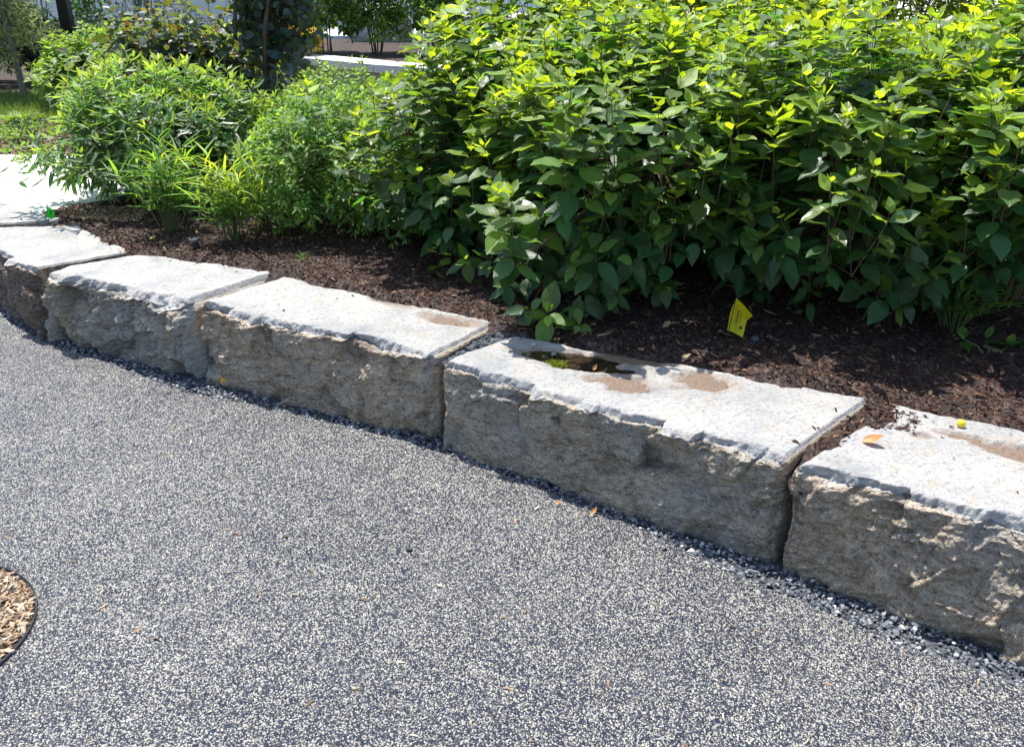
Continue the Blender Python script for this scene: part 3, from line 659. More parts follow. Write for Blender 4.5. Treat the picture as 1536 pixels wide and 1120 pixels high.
# things lying in the hollows of the tops
def top_patch(b, bs, dz, mat, name, label, cat, ru=1.15, group=None, seed=0):
    bu, bd, r1, r2 = bs[:4]; th = np.linspace(0, 6.283, 49)[:-1]; P = []; c0 = None
    for k in (0.0, .35, .7, 1.0):
        for t in th:
            kk = k * ru * (1 + .16 * math.sin(2 * t + seed) + .10 * math.sin(5 * t + seed * 2) + .05 * math.sin(11 * t))
            u_, d_ = bu + r1 * kk * math.cos(t), min(b.W, bd + r2 * kk * math.sin(t)); a, bb = u_ / b.L, d_ / b.W
            xy = (b.A * (1 - a) + b.B * a) * (1 - bb) + (b.D * (1 - a) + b.C * a) * bb
            P.append((*xy, b.H - dz - 0.004 * k))
    P = np.array(P); m_ = len(th); F = []
    P[:, 2] += 0.0012 * fbm(P, 60, 2, 4)
    for r_ in range(3):
        for i in range(m_): j = (i + 1) % m_; F.append((r_ * m_ + i, (r_ + 1) * m_ + i, (r_ + 1) * m_ + j, r_ * m_ + j))
    o0 = P[0].copy(); o = link(name, mk_mesh(name, P - o0, np.array(F), mat, True), loc=o0); return tag(o, label, cat, group)
top_patch(b3, b3.basins[0], .0085, M['puddle'], 'puddle', 'dark shallow puddle with moss in a hollow of the long grey stone', 'puddle', 1.2, seed=1)
top_patch(b3, b3.basins[1], .007, M['damp'], 'damp_silt', 'damp brown silt at the right end of the puddle under the leaves', 'silt', 1.2, 'silt patches on the stones', 2)
top_patch(b3, b3.basins[2], .0065, M['sediment'], 'dried_silt', 'reddish silt patch just right of the puddle on the long grey stone', 'silt', 1.2, 'silt patches on the stones', 3)
top_patch(b3, b3.basins[3], .006, M['sediment'], 'dried_silt', 'speckled tan silt patch in the middle of the long grey stone, below the yellow flag', 'silt', 1.2, 'silt patches on the stones', 5)
top_patch(b2, b2.basins[0], .006, M['sediment'], 'dried_silt', 'tan silt patch at the back right corner of the brown faced stone', 'silt', 1.15, 'silt patches on the stones', 4)
top_patch(b4, b4.basins[0], .006, M['sediment'], 'dried_silt', 'flaky grey brown silt just below the yellow berry', 'silt', 1.15, 'silt patches on the stones', 6)
top_patch(b4, b4.basins[1], .006, M['sediment'], 'dried_silt', 'pinkish silt patch cut by the right edge of the photo', 'silt', 1.15, 'silt patches on the stones', 7)

# ------------------------------------------------------------------ planting bed surface
BE = np.array([(-3.02, 5.42), (-2.47, 5.03), U(118, 338, H)[:2], U(196, 377, H)[:2], U(423, 409, H)[:2], U(600, 446, H)[:2], U(748, 486, H)[:2], U(790, 500, H)[:2], U(900, 514, H)[:2], U(1000, 533, H)[:2], U(1150, 566, H)[:2], U(1316, 592, H)[:2], U(1238, 671, H)[:2], U(1290, 641, H)[:2], U(1368, 645, H)[:2], U(1380, 614, H)[:2], U(1450, 622, H)[:2], U(1540, 645, H)[:2], (1.99, 2.18), (3.0, 1.60), (5, .6)])
def sdist(X, Y, L_):
    """signed distance to a left-to-right polyline, positive behind it"""
    best = np.full(X.shape, 1e9); sg = np.ones(X.shape)
    for a, b in zip(L_[:-1], L_[1:]):
        e = b - a; t = np.clip(((X - a[0]) * e[0] + (Y - a[1]) * e[1]) / (e @ e), 0, 1)
        dx, dy = X - a[0] - t * e[0], Y - a[1] - t * e[1]; d = np.hypot(dx, dy); cr = e[0] * (Y - a[1]) - e[1] * (X - a[0])
        m_ = d < best; best = np.where(m_, d, best)
    PL = np.vstack([L_[0] + np.array([-40., 8.]), L_, L_[-1] + np.array([40., -8.]), [90., 200.], [-90., 200.]])   # behind = inside this outline
    ins = np.zeros(X.shape, bool)
    for a, b in zip(PL, np.roll(PL, -1, 0)):
        c_ = ((a[1] > Y) != (b[1] > Y)) & (X < (b[0] - a[0]) * (Y - a[1]) / (b[1] - a[1] + 1e-12) + a[0]); ins ^= c_
    return np.where(ins, best, -best)
TIP = [(-2.56, 5.14), (-2.30, 5.38), (-2.16, 5.6), (-2.1, 6.9)]
def bed_h(X, Y):
    s_ = sdist(X, Y, BE); q = np.stack([X.ravel(), Y.ravel(), X.ravel() * 0], 1)
    n1 = fbm(q, 6, 3, 71).reshape(X.shape); n2 = fbm(q, 28, 3, 72).reshape(X.shape); n3 = fbm(q, 2.0, 2, 73).reshape(X.shape)
    h = ZB + 0.012 + 0.010 * n1 + 0.007 * n2 + 0.012 * n3 + 0.02 * np.clip(s_, 0, 1.0)
    h = np.where(s_ < 0.05, h + 0.004 + 0.016 * n1 + 0.010 * n2, h)
    h = np.where(s_ < 0, h - 0.55 * np.abs(s_), h)
    # sinks where the joint wedges between stones open, and at the bed's left end
    xl = np.interp(Y, [p[1] for p in TIP], [p[0] for p in TIP]); h = h - 0.15 * np.clip(xl - 0.09 - X + 0.03 * n1, 0, 0.5)
    return h, s_
gx = np.arange(-2.75, 3.6, .022); gy = np.arange(1.3, 7.2, .022); GX, GY = np.meshgrid(gx, gy, indexing='ij')
GZ, GS = bed_h(GX, GY)
nx, ny = GX.shape; idx = np.arange(nx * ny).reshape(nx, ny)
okv = (GS > -0.16)
q = okv[:-1, :-1] & okv[1:, :-1] & okv[1:, 1:] & okv[:-1, 1:]
Fq = np.stack([idx[:-1, :-1][q], idx[1:, :-1][q], idx[1:, 1:][q], idx[:-1, 1:][q]], 1)
used = np.unique(Fq); remap = np.full(nx * ny, -1); remap[used] = np.arange(len(used))
Vb = np.stack([GX.ravel(), GY.ravel(), GZ.ravel()], 1)[used]
bed = link('planting_bed', mk_mesh('planting_bed', Vb, remap[Fq], M['mulch'], True)); bed['kind'] = 'structure'

def chips(name, X, Y, Z, size, mat, label, cat, tint=None, flat=0.35, aspect=(0.18, 0.5), thick=.16):
    n = len(X); L = size; W = L * (aspect[0] + (aspect[1] - aspect[0]) * R.rand(n)); T = L * thick * (.5 + R.rand(n))
    yaw = R.rand(n) * 6.283; pit = R.randn(n) * flat; rol = R.randn(n) * flat
    cx, sx_ = np.cos(yaw), np.sin(yaw); D = np.stack([cx * np.cos(pit), sx_ * np.cos(pit), np.sin(pit)], 1)
    S = np.stack([-sx_, cx, np.zeros(n)], 1); N_ = np.cross(D, S); S2 = S * np.cos(rol)[:, None] + N_ * np.sin(rol)[:, None]; N2 = np.cross(D, S2)
    loc = np.array([(-.5, -.5, -.5), (.5, -.28, -.5), (.5, .3, -.5), (-.5, .5, -.5), (-.42, -.4, .5), (.46, -.2, .5), (.42, .22, .5), (-.45, .42, .5)])
    jit = loc[None] * (1 + .35 * R.randn(n, 8, 3))
    V = jit[:, :, 0:1] * (D * L[:, None])[:, None] + jit[:, :, 1:2] * (S2 * W[:, None])[:, None] + jit[:, :, 2:3] * (N2 * T[:, None])[:, None] + np.stack([X, Y, Z], 1)[:, None]
    F = np.array([(4, 5, 6, 7), (0, 1, 5, 4), (1, 2, 6, 5), (2, 3, 7, 6), (3, 0, 4, 7)])
    FF = (F[None] + (np.arange(n) * 8)[:, None, None]).reshape(-1, 4)
    t = R.rand(n) if tint is None else tint
    o = link(name, mk_mesh(name, V.reshape(-1, 3), FF, mat, False, {'tint': np.repeat(t, 8)})); return tag(o, label, cat, kind='stuff')
def scatter_bed(n, dmax, dens):
    X = R.uniform(-2.6, 3.2, n * 6); Y = R.uniform(1.5, 6.8, n * 6); Z, S = bed_h(X, Y)
    p = np.exp(-np.clip(S, 0, None) / dens) * (S > -0.035) * (S < dmax); px, py, dp = project(np.stack([X, Y, Z], 1))
    p = p * ((px > -60) & (px < 1640)); k = R.rand(len(X)) < p; X, Y, Z = X[k][:n], Y[k][:n], Z[k][:n]
    xl = np.interp(Y, [q_[1] for q_ in TIP], [q_[0] for q_ in TIP]); k = X > xl - .02; return X[k], Y[k], Z[k]
X, Y, Z = scatter_bed(60000, 3.0, 1.4)
tn = R.rand(len(X)) ** 1.2
chips('mulch_chips', X, Y, Z + .003, .006 + .013 * R.rand(len(X)) ** 2, M['chip'], 'dark brown shredded bark mulch under the shrubs', 'mulch', tn)
X = R.uniform(-2.2, 1.9, 90000); Y = R.uniform(1.9, 5.0, 90000); Z, S = bed_h(X, Y); sf = sdist(X, Y, FB)
k = (S < .02) & (sf > .10) & (R.rand(len(X)) < np.exp(S / .035) * .10 + .0012)
chips('spilled_mulch', X[k], Y[k], np.full(k.sum(), H + .004), .005 + .014 * R.rand(k.sum()) ** 2, M['chip'], 'bits of bark spilled onto the back edges of the stones', 'mulch', R.rand(k.sum()), flat=.15)
X, Y, Z = scatter_bed(420, 1.6, .8)
chips('weathered_bark', X, Y, Z + .008, .018 + .030 * R.rand(len(X)) ** 2, M['woodchip'], 'larger faded splinters lying on the dark mulch', 'mulch', R.rand(len(X)) * .30, aspect=(.12, .4))
# pale chips spilled at the left end of the bed
a = R.rand(1800); b = R.rand(1800); X = -2.56 + a * .55; Y = 5.02 + b * .30 - a * .12; Z, S = bed_h(X, Y); k = S > -.05
chips('pale_mulch_chips', X[k], Y[k], np.maximum(Z[k], ZB + .012) + .004, .008 + .016 * R.rand(k.sum()), M['woodchip'], 'dry tan wood chips spilled beside the green flag', 'mulch', R.rand(k.sum()) * .6)

# ------------------------------------------------------------------ gravel along the foot of the stones and in the wedge behind the joint
def rocks(name, X, Y, Z, size, label, cat, tk=1.0):
    n = len(X); ph = (1 + 5 ** .5) / 2
    ico = np.array([(-1, ph, 0), (1, ph, 0), (-1, -ph, 0), (1, -ph, 0), (0, -1, ph), (0, 1, ph), (0, -1, -ph), (0, 1, -ph), (ph, 0, -1), (ph, 0, 1), (-ph, 0, -1), (-ph, 0, 1)]) / 1.9
    fc = np.array([(0, 11, 5), (0, 5, 1), (0, 1, 7), (0, 7, 10), (0, 10, 11), (1, 5, 9), (5, 11, 4), (11, 10, 2), (10, 7, 6), (7, 1, 8), (3, 9, 4), (3, 4, 2), (3, 2, 6), (3, 6, 8), (3, 8, 9), (4, 9, 5), (2, 4, 11), (6, 2, 10), (8, 6, 7), (9, 8, 1)])
    V = ico[None] * (1 + .28 * R.randn(n, 12, 1)); sc3 = size[:, None] * np.stack([.5 + .3 * R.rand(n), .4 + .25 * R.rand(n), .25 + .2 * R.rand(n)], 1); V = V * sc3[:, None]
    a = R.rand(n) * 6.28; ca, sa = np.cos(a)[:, None], np.sin(a)[:, None]
    V = np.stack([V[:, :, 0] * ca - V[:, :, 1] * sa, V[:, :, 0] * sa + V[:, :, 1] * ca, V[:, :, 2] + V[:, :, 0] * (.3 * R.randn(n, 1))], 2) + np.stack([X, Y, Z], 1)[:, None]
    o = link(name, mk_mesh(name, V.reshape(-1, 3), (fc[None] + (np.arange(n) * 12)[:, None, None]).reshape(-1, 3), M['gravel'], False, {'tint': np.repeat(R.rand(n) * tk, 12)})); return tag(o, label, cat, kind='stuff')
X = R.uniform(-3.6, 2.4, 260000); Y = R.uniform(.9, 5.4, 260000)
sf = sdist(X, Y, FB); se = sdist(X, Y, EPd)
k = (sf < .03) & (se > -.004) & (R.rand(len(X)) < 0.9); X, Y = X[k][:20000], Y[k][:20000]
rocks('gravel', X, Y, .003 + .012 * R.rand(len(X)), .0045 + .010 * R.rand(len(X)) ** 1.8, 'crushed blue grey gravel strip between the path and the stones', 'gravel')
k = (sf < .0) & (se < .004) & (se > -.05)
X = R.uniform(-2.4, 2.4, 120000); Y = R.uniform(.9, 4.6, 120000); se = sdist(X, Y, EPd); k = (se < 0) & (R.rand(len(X)) < np.exp(se / .018) * .22)
rocks('loose_gravel', X[k], Y[k], np.full(k.sum(), .014), .004 + .009 * R.rand(k.sum()), 'loose gravel strayed onto the path edge', 'gravel')
wc = np.array([U(662, 531, H)[:2], U(752, 487, H)[:2], U(790, 503, H)[:2], U(700, 530, H)[:2]])
a = R.rand(900)[:, None]; b = R.rand(900)[:, None]; XY = (wc[0] * (1 - a) + wc[1] * a) * (1 - b) + (wc[3] * (1 - a) + wc[2] * a) * b
rocks('joint_gravel', XY[:, 0], XY[:, 1], .300 + .02 * R.rand(900) + .025 * a[:, 0], .007 + .010 * R.rand(900), 'dark gravel filling the joint left of the puddle stone', 'gravel', .35)

# ------------------------------------------------------------------ tree ring of wood chips, bottom left
RC = np.array([-1.59, 1.93]); RR = .335
ring = empty('tree_ring', (RC[0], RC[1], .012), 'round bed of pale wood chips with thin steel edging, cut by the left edge', 'mulch ring')
th = np.linspace(0, 6.283, 97)[:-1]; V = []; F = []
for r_, z_ in ((RR, -.01), (RR, .009), (RR - .003, .009), (RR - .003, -.01)):
    for t in th: V.append((r_ * math.cos(t), r_ * math.sin(t), z_))
for i in range(3):
    for j in range(96): F.append((i * 96 + j, i * 96 + (j + 1) % 96, (i + 1) * 96 + (j + 1) % 96, (i + 1) * 96 + j))
link('steel_edging', mk_mesh('steel_edging', V, np.array(F), M['steel'], True), ring)
Vr = [(0, 0, .006)] + [((RR - .006) * math.cos(t), (RR - .006) * math.sin(t), .003) for t in th]
link('soil_base', mk_mesh('soil_base', Vr, [(0, 1 + i, 1 + (i + 1) % 96) for i in range(96)], M['mulch']), ring)
n = 5200; rr_ = (RR - .012) * np.sqrt(R.rand(n)); aa = R.rand(n) * 6.283
o = chips('ring_chips', rr_ * np.cos(aa), rr_ * np.sin(aa), .004 + .016 * R.rand(n) * (1 - (rr_ / RR) ** 4), .010 + .022 * R.rand(n) ** 1.5, M['woodchip'], None, None); o.parent = ring
# stray bits on the path
n = 170; X = R.uniform(-1.8, 1.2, n * 3); Y = R.uniform(1.2, 3.6, n * 3); k = (sdist(X, Y, EPd) < -.02); X, Y = X[k][:n], Y[k][:n]
nearr = np.hypot(X - RC[0], Y - RC[1]); X = np.where(R.rand(len(X)) < .4, RC[0] + (RR + .02 + .6 * R.rand(len(X)) ** 1.6) * np.cos(R.uniform(-1.9, 1.2, len(X))), X)
chips('stray_chips', X, Y, np.full(len(X), .014), .007 + .013 * R.rand(len(X)), M['woodchip'], 'small wood chips strewn over the path', 'wood chips', flat=.1)

# ------------------------------------------------------------------ paving, far beds, lawn
plaza = empty('plaza', (-2.3, 5.3, ZB), None, None); plaza['kind'] = 'structure'; plaza.name = 'paving'
import bmesh
def slab(x0, x1, y0, y1, z0, z1, mat, name, parent, o0):
    V, F = box(x0, x1, y0, y1, z0, z1); return link(name, mk_mesh(name, V - np.array(o0), F, mat), parent)
pl0 = (-2.3, 5.3, ZB)
ys = [5.42, 6.85]; xs = [-14.0, -11.0, -8.3, -5.6, -2.9, -2.10]
def prism(P, z0, z1, name, parent, o0, mat):
    n_ = len(P); V = [(x, y, z0) for x, y in P] + [(x, y, z1) for x, y in P]; F = [tuple(range(n_))[::-1], tuple(range(n_, 2 * n_))] + [(i, (i + 1) % n_, (i + 1) % n_ + n_, i + n_) for i in range(n_)]
    return link(name, mk_mesh(name, np.array(V) - np.array(o0), F, mat), parent)
yf = lambda x: 5.40 + (-3.06 - x) * .62
for i in range(4): prism([(xs[i] + .004, yf(xs[i])), (min(xs[i + 1], -3.06) - .004, yf(min(xs[i + 1], -3.06))), (xs[i + 1] - .004, 5.30 if i == 3 else yf(xs[i + 1])), (xs[i + 1] - .004, 6.85), (xs[i] + .004, 6.85)], ZB - .3, H + .002, 'paving_slab', plaza, pl0, M['plaza'])
prism([(-2.9 + .004, 5.265), (-2.60, 5.085), (-2.50, 5.23), (-2.36, 5.42), (-2.14, 5.56), (-2.10, 6.85), (-2.9 + .004, 6.85)], ZB - .06, H + .002, 'paving_slab', plaza, pl0, M['plaza'])
far_bed = poly_obj('far_bed', [(-14, 6.854), (60, 6.854), (60, 60), (-14, 60)], ZB + .006, M['mulch'])
lawn = poly_obj('lawn', [(-14, 8.55), (-4.3, 8.45), (-3.9, 8.9), (-4.0, 10.4), (-14, 10.6)], ZB + .016, M['lawn'])
n = 26000; X = R.uniform(-9.5, -4.0, n); Y = R.uniform(8.5, 10.5, n); h_ = .03 + .05 * R.rand(n); a = R.rand(n) * 6.28; lx, ly = R.randn(n) * .02, R.randn(n) * .02
V = np.stack([np.stack([X - .004 * np.cos(a), Y - .004 * np.sin(a), X * 0 + ZB + .015], 1), np.stack([X + .004 * np.cos(a), Y + .004 * np.sin(a), X * 0 + ZB + .015], 1), np.stack([X + lx, Y + ly, ZB + .015 + h_], 1)], 1)
o = link('grass', mk_mesh('grass', V.reshape(-1, 3), np.arange(3 * n).reshape(-1, 3), M['blade'], False, {'tint': np.repeat(R.rand(n), 3)})); tag(o, 'short sunlit grass of the lawn behind the white paving', 'grass', kind='stuff')
n = 9000; X = R.uniform(-6.2, -1.5, n); Y = R.uniform(6.88, 8.6, n)
chips('far_mulch_chips', X, Y, np.full(n, ZB + .01), .02 + .03 * R.rand(n), M['woodchip'], 'tan wood mulch behind the white paving', 'mulch', R.rand(n) * .55)

# ------------------------------------------------------------------ background wall of a building
bw = empty('building', (-6, 16.5, ZB), 'grey panelled building wall closing the view at the top left', 'building')
for i in range(15):
    x0 = -13 + i * 1.0; V, F = box(x0 + .008, x0 + .992, 16.5, 16.56, ZB, 6.0); link('wall_panel', mk_mesh('wall_panel', V - np.array((-6, 16.5, ZB)), F, M['panel']), bw)
V, F = box(-13, 2, 16.561, 17.2, ZB, 6.05); link('backing_wall', mk_mesh('backing_wall', V - np.array((-6, 16.5, ZB)), F, M['panel_joint']), bw)

# lamp post
lp = empty('lamp_post', (-5.14, 11.5, ZB), 'black square lamp post rising behind the green shrubs at the top left', 'lamp post')
V, F = box(-.06, .06, -.06, .06, 0, 4.2); link('pole', mk_mesh('pole', V, F, M['post']), lp)
V, F = box(-.14, .14, -.14, .14, 0, .02); link('base_plate', mk_mesh('base_plate', V, F, M['post']), lp)
V, F = box(-.16, .16, -.5, .10, 4.2, 4.28); link('lamp_head', mk_mesh('lamp_head', V, F, M['post']), lp)

# low retaining wall behind the shrubs
RW = np.array([(-3.3, 10.5), (-2.1, 9.4), (-1.2, 8.6), (.1, 7.75), (1.6, 7.25), (3.4, 7.05), (6.5, 7.0)])
rw = empty('retaining_wall', (-1.2, 8.6, ZB), 'low retaining wall with a pale cap behind the yellow and green shrubs', 'wall')
def wall_run(P, step, cb):
    for a_, b_ in zip(P[:-1], P[1:]):
        Ls = np.linalg.norm(b_ - a_); k = max(1, int(round(Ls / step)))
        for i in range(k): cb(a_ + (b_ - a_) * i / k, a_ + (b_ - a_) * (i + 1) / k)
def quad_prism(p0, p1, dep, z0, z1, gap, off=0.0):
    e = unit(p1 - p0); nn = np.array([-e[1], e[0]]); a_ = p0 + e * gap - nn * off; b_ = p1 - e * gap - nn * off; c_ = b_ + nn * (dep + off); d_ = a_ + nn * (dep + off)
    V = np.array([(*a_, z0), (*b_, z0), (*c_, z0), (*d_, z0), (*a_, z1), (*b_, z1), (*c_, z1), (*d_, z1)]); return V, box(0, 1, 0, 1, 0, 1)[1]
rw0 = np.array((-1.2, 8.6, ZB))
def cbf(p, q): V, F = quad_prism(p, q, .22, ZB - .05, .75, .003); link('facing_stone', mk_mesh('facing_stone', V - rw0, F, M['facing']), rw)
def cbc(p, q): V, F = quad_prism(p, q, .30, .753, .82, .002, .03); link('cap_stone', mk_mesh('cap_stone', V - rw0, F, M['cap']), rw)
wall_run(RW, .24, cbf); wall_run(RW, .9, cbc)
up2 = poly_obj('upper_bed', [tuple(p + np.array((.14, .20))) for p in RW] + [(60, 7.2), (60, 80), (2.2, 80), (2.2, 12.2), (-3.1, 12.2)], .79, M['mulch'], thick=.4)
walk = poly_obj('upper_walk', [(-2.6, 12.6), (60, 11.4), (60, 90), (2.3, 90), (2.3, 16.2), (-2.6, 16.2)], .80, M['plaza'])

def boulder(c, r, seed, label):
    r = tuple(q_ * .8 for q_ in r)
    ph = np.linspace(0, np.pi, 13); th = np.linspace(0, 2 * np.pi, 21)[:-1]; V = []
    for p in ph:
        for t in th:
            u = np.array([math.sin(p) * math.cos(t), math.sin(p) * math.sin(t), math.cos(p)]); V.append(np.sign(u) * np.abs(u) ** .75)
    V = np.array(V) * np.array(r); V = V * (1 + .35 * fbm(V + seed, 3.5, 4, seed))[:, None]
    F = [(i * 20 + j, (i + 1) * 20 + j, (i + 1) * 20 + (j + 1) % 20, i * 20 + (j + 1) % 20) for i in range(12) for j in range(20)]
    o = link('boulder', mk_mesh('boulder', V, np.array(F), M['boulder'], False), loc=c); tag(o, label, 'boulder', 'grey boulders on the upper bed')
boulder((-1.55, 11.9, .95), (.45, .3, .30), 3, 'left grey boulder behind the dark stemmed green shrubs on the upper bed')
boulder((-.72, 11.7, .95), (.36, .3, .27), 5, 'middle grey boulder of the upper bed behind the hedge tips')
boulder((.15, 11.5, .92), (.45, .3, .25), 8, 'right grey boulder of the upper bed behind the olive ground cover')

# ================================================================== PLANTS
GH = 'broad leaved shrubs forming the hedge'
hedge = [  # centre, radii, shoots, label
    ((-.06, 4.42, .80), (.56, .62, .53), 310, 'broad leaved shrub at the left end of the hedge, left of the puddle stone'),
    ((.50, 4.06, .80), (.62, .82, .56), 450, 'front row broad leaved shrub with low leaves hanging over the puddle stone'),
    ((1.25, 3.84, .82), (.62, .80, .56), 440, 'broad leaved shrub of the front hedge row rising behind the yellow flag'),
    ((1.98, 3.62, .89), (.62, .70, .51), 370, 'front row broad leaved shrub at the right edge of the photo'),
    ((.35, 5.55, .95), (.75, .65, .56), 300, 'rear row broad leaved shrub behind the one over the puddle stone'),
    ((1.50, 5.35, .98), (.75, .65, .55), 320, 'rear row broad leaved shrub behind the one above the yellow flag'),
    ((2.70, 5.10, .98), (.75, .70, .55), 320, 'rear row broad leaved shrub toward the right edge of the photo'),
]
for i, (c, r, ns, lb) in enumerate(hedge):
    root = empty('leafy_shrub', (c[0], c[1], ZB + .01), lb, 'shrub', GH)
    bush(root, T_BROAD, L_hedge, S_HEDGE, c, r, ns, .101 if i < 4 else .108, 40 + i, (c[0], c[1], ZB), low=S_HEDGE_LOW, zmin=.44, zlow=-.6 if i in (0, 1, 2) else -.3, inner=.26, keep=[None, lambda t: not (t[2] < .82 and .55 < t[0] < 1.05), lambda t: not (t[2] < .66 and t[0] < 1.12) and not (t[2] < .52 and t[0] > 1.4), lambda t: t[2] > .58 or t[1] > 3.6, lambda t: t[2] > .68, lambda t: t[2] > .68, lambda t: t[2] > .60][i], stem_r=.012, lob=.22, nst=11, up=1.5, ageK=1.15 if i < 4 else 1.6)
    pl = PLANTS[-1]
    if i == 1:   # low sprigs reaching forward over the stone
        for (px, py, Yd, L) in [(822, 470, 3.20, .11), (868, 485, 3.24, .105), (905, 505, 3.22, .095), (795, 462, 3.30, .09), (880, 345, 3.40, .10), (820, 300, 3.42, .105), (925, 440, 3.3, .08), (760, 425, 3.5, .085), (1000, 425, 3.4, .085), (700, 390, 3.75, .085)]:
            tip = np.array(UY(px, py, Yd)); ax = unit(np.array([-.15 + .3 * R.rand(), -.75, .35])); shoot(pl, tip, ax, S_HEDGE_LOW, L, 1.0, 5)
            st = np.array([c[0] + .1 * R.randn(), 3.95, .75]); pl.tw.add(*tube(np.array([st, st * .5 + tip * .5 + (0, 0, .05), tip - ax * .1, tip]), [.004, .003, .002, .001], 3))
    if i == 2:
        for (px, py, Yd, L) in [(1218, 435, 3.35, .08), (1125, 280, 3.35, .105), (1268, 215, 3.4, .105), (1185, 225, 3.4, .085), (1045, 305, 3.45, .08), (1140, 400, 3.5, .085), (1290, 300, 3.4, .085)]:
            tip = np.array(UY(px, py, Yd)); ax = unit(np.array([-.1, -.55, .6])); shoot(pl, tip, ax, S_HEDGE_LOW if py > 250 else S_HEDGE, L, 1.0, 5)
            st = np.array([c[0] + .1 * R.randn(), 3.95, .8]); pl.tw.add(*tube(np.array([st, st * .5 + tip * .5 + (0, 0, .05), tip - ax * .1, tip]), [.004, .003, .002, .001], 3))
    if i == 0:
        for (px, py, Yd, L) in [(665, 60, 4.5, .11), (690, 12, 4.6, .12), (620, 60, 4.7, .1), (640, 130, 4.3, .1), (520, 215, 4.25, .09), (585, 245, 4.1, .1), (655, 370, 3.9, .08), (460, 130, 4.6, .09), (560, 160, 4.4, .09)]:
            tip = np.array(UY(px, py, Yd)); ax = unit(np.array([-.2 + .1 * R.randn(), -.2, .9])); shoot(pl, tip, ax, S_HEDGE, L, 1.0, 6)
            st = np.array([c[0] + .1 * R.randn(), c[1], .8]); pl.tw.add(*tube(np.array([st, st * .5 + tip * .5, tip - ax * .15, tip]), [.004, .003, .002, .001], 3))
root = empty('seedling', U(1480, 540, ZB + .01), 'low broad leaved seedling on the mulch in the right corner of the bed', 'plant')
pl = Plant(root, T_BROAD, L_hedge); pl.bark = M['bark_green']; b0 = np.array(root.location)
for (px, py, L) in [(1478, 512, .13), (1512, 520, .12), (1445, 508, .11)]:
    tip = np.array(UY(px, py, 3.08)); shoot(pl, tip, np.array([0, -.25, .9]), S_HEDGE_LOW, L, .5, 4); pl.tw.add(*tube(np.array([b0, (b0 + tip) / 2 + (.01, 0, .01), tip]), [.004, .003, .002], 4))

# narrow leaved shrub, left
root = empty('narrow_leaved_shrub', (-2.02, 5.72, ZB), 'spreading blue green narrow leaved shrub overhanging the white paving', 'shrub')
bush(root, T_LANCE, L_will, S_WILL, (-1.98, 5.56, .68), (.68, .60, .40), 560, .098, 60, (-1.93, 5.5, ZB), zmin=.38, zlow=-.8, inner=.3, stem_r=.006, lob=.26, up=.7, ageK=1.6)
# small leaved shrubs
root = empty('small_leaved_shrub', (-1.12, 4.95, ZB), 'fine small leaved shrub between the oat grass and the broad leaved hedge', 'shrub', 'small leaved shrubs')
bush(root, T_SMALL, L_small, S_SMALL, (-.98, 4.84, .66), (.46, .46, .34), 640, .041, 61, (-1.02, 4.9, ZB), zlow=-.8, zmin=.37, inner=.35, stem_r=.005, up=.8, nst=14)
root = empty('small_leaved_shrub', (-.72, 5.55, ZB), 'pale topped small leaved shrub standing behind the nearer small leaved one', 'shrub', 'small leaved shrubs')
bush(root, T_SMALL, L_small, S_SMALL, (-.95, 5.65, .69), (.62, .48, .37), 560, .042, 62, (-.85, 5.6, ZB), zmin=.42, inner=.3, stem_r=.005, up=.8, ageK=1.4, nst=12)
root = empty('small_leaved_shrub', (-.50, 4.72, ZB), 'low small leaved shrub tucked under the left end of the broad leaved hedge', 'shrub', 'small leaved shrubs')
bush(root, T_SMALL, L_small, S_SMALL, (-.52, 4.66, .56), (.36, .34, .24), 420, .036, 66, (-.52, 4.66, ZB), zlow=-.8, zmin=.37, inner=.35, stem_r=.005, up=.8, nst=12)
# smoke bush: tall column and side branches
root = empty('smoke_bush', (-1.72, 6.45, ZB), 'tall dark smoke bush with round blue green leaves and a few red tips', 'shrub')
bush(root, T_ROUND, L_smoke, S_SMOKE, (-1.60, 6.7, 1.80), (.30, .34, .98), 400, .066, 63, (-1.72, 6.45, ZB), zmin=.75, zlow=-.9, inner=.35, stem_r=.02, up=.5, ageK=.25, lob=.25, nst=5)
bush(root, T_ROUND, L_smoke, S_SMOKE, (-2.2, 6.35, 1.08), (.48, .36, .27), 150, .062, 64, (-1.75, 6.45, ZB), zmin=.7, zlow=-.5, inner=.2, stem_r=.011, up=.7, ageK=.75, lob=.35, nst=5)
bush(root, T_ROUND, L_smoke, S_SMOKE, (-1.75, 6.2, .92), (.36, .25, .26), 45, .06, 65, (-1.72, 6.4, ZB), zmin=.5, zlow=-.9, inner=.2, stem_r=.009, up=.6, ageK=.4, lob=.3, nst=4)

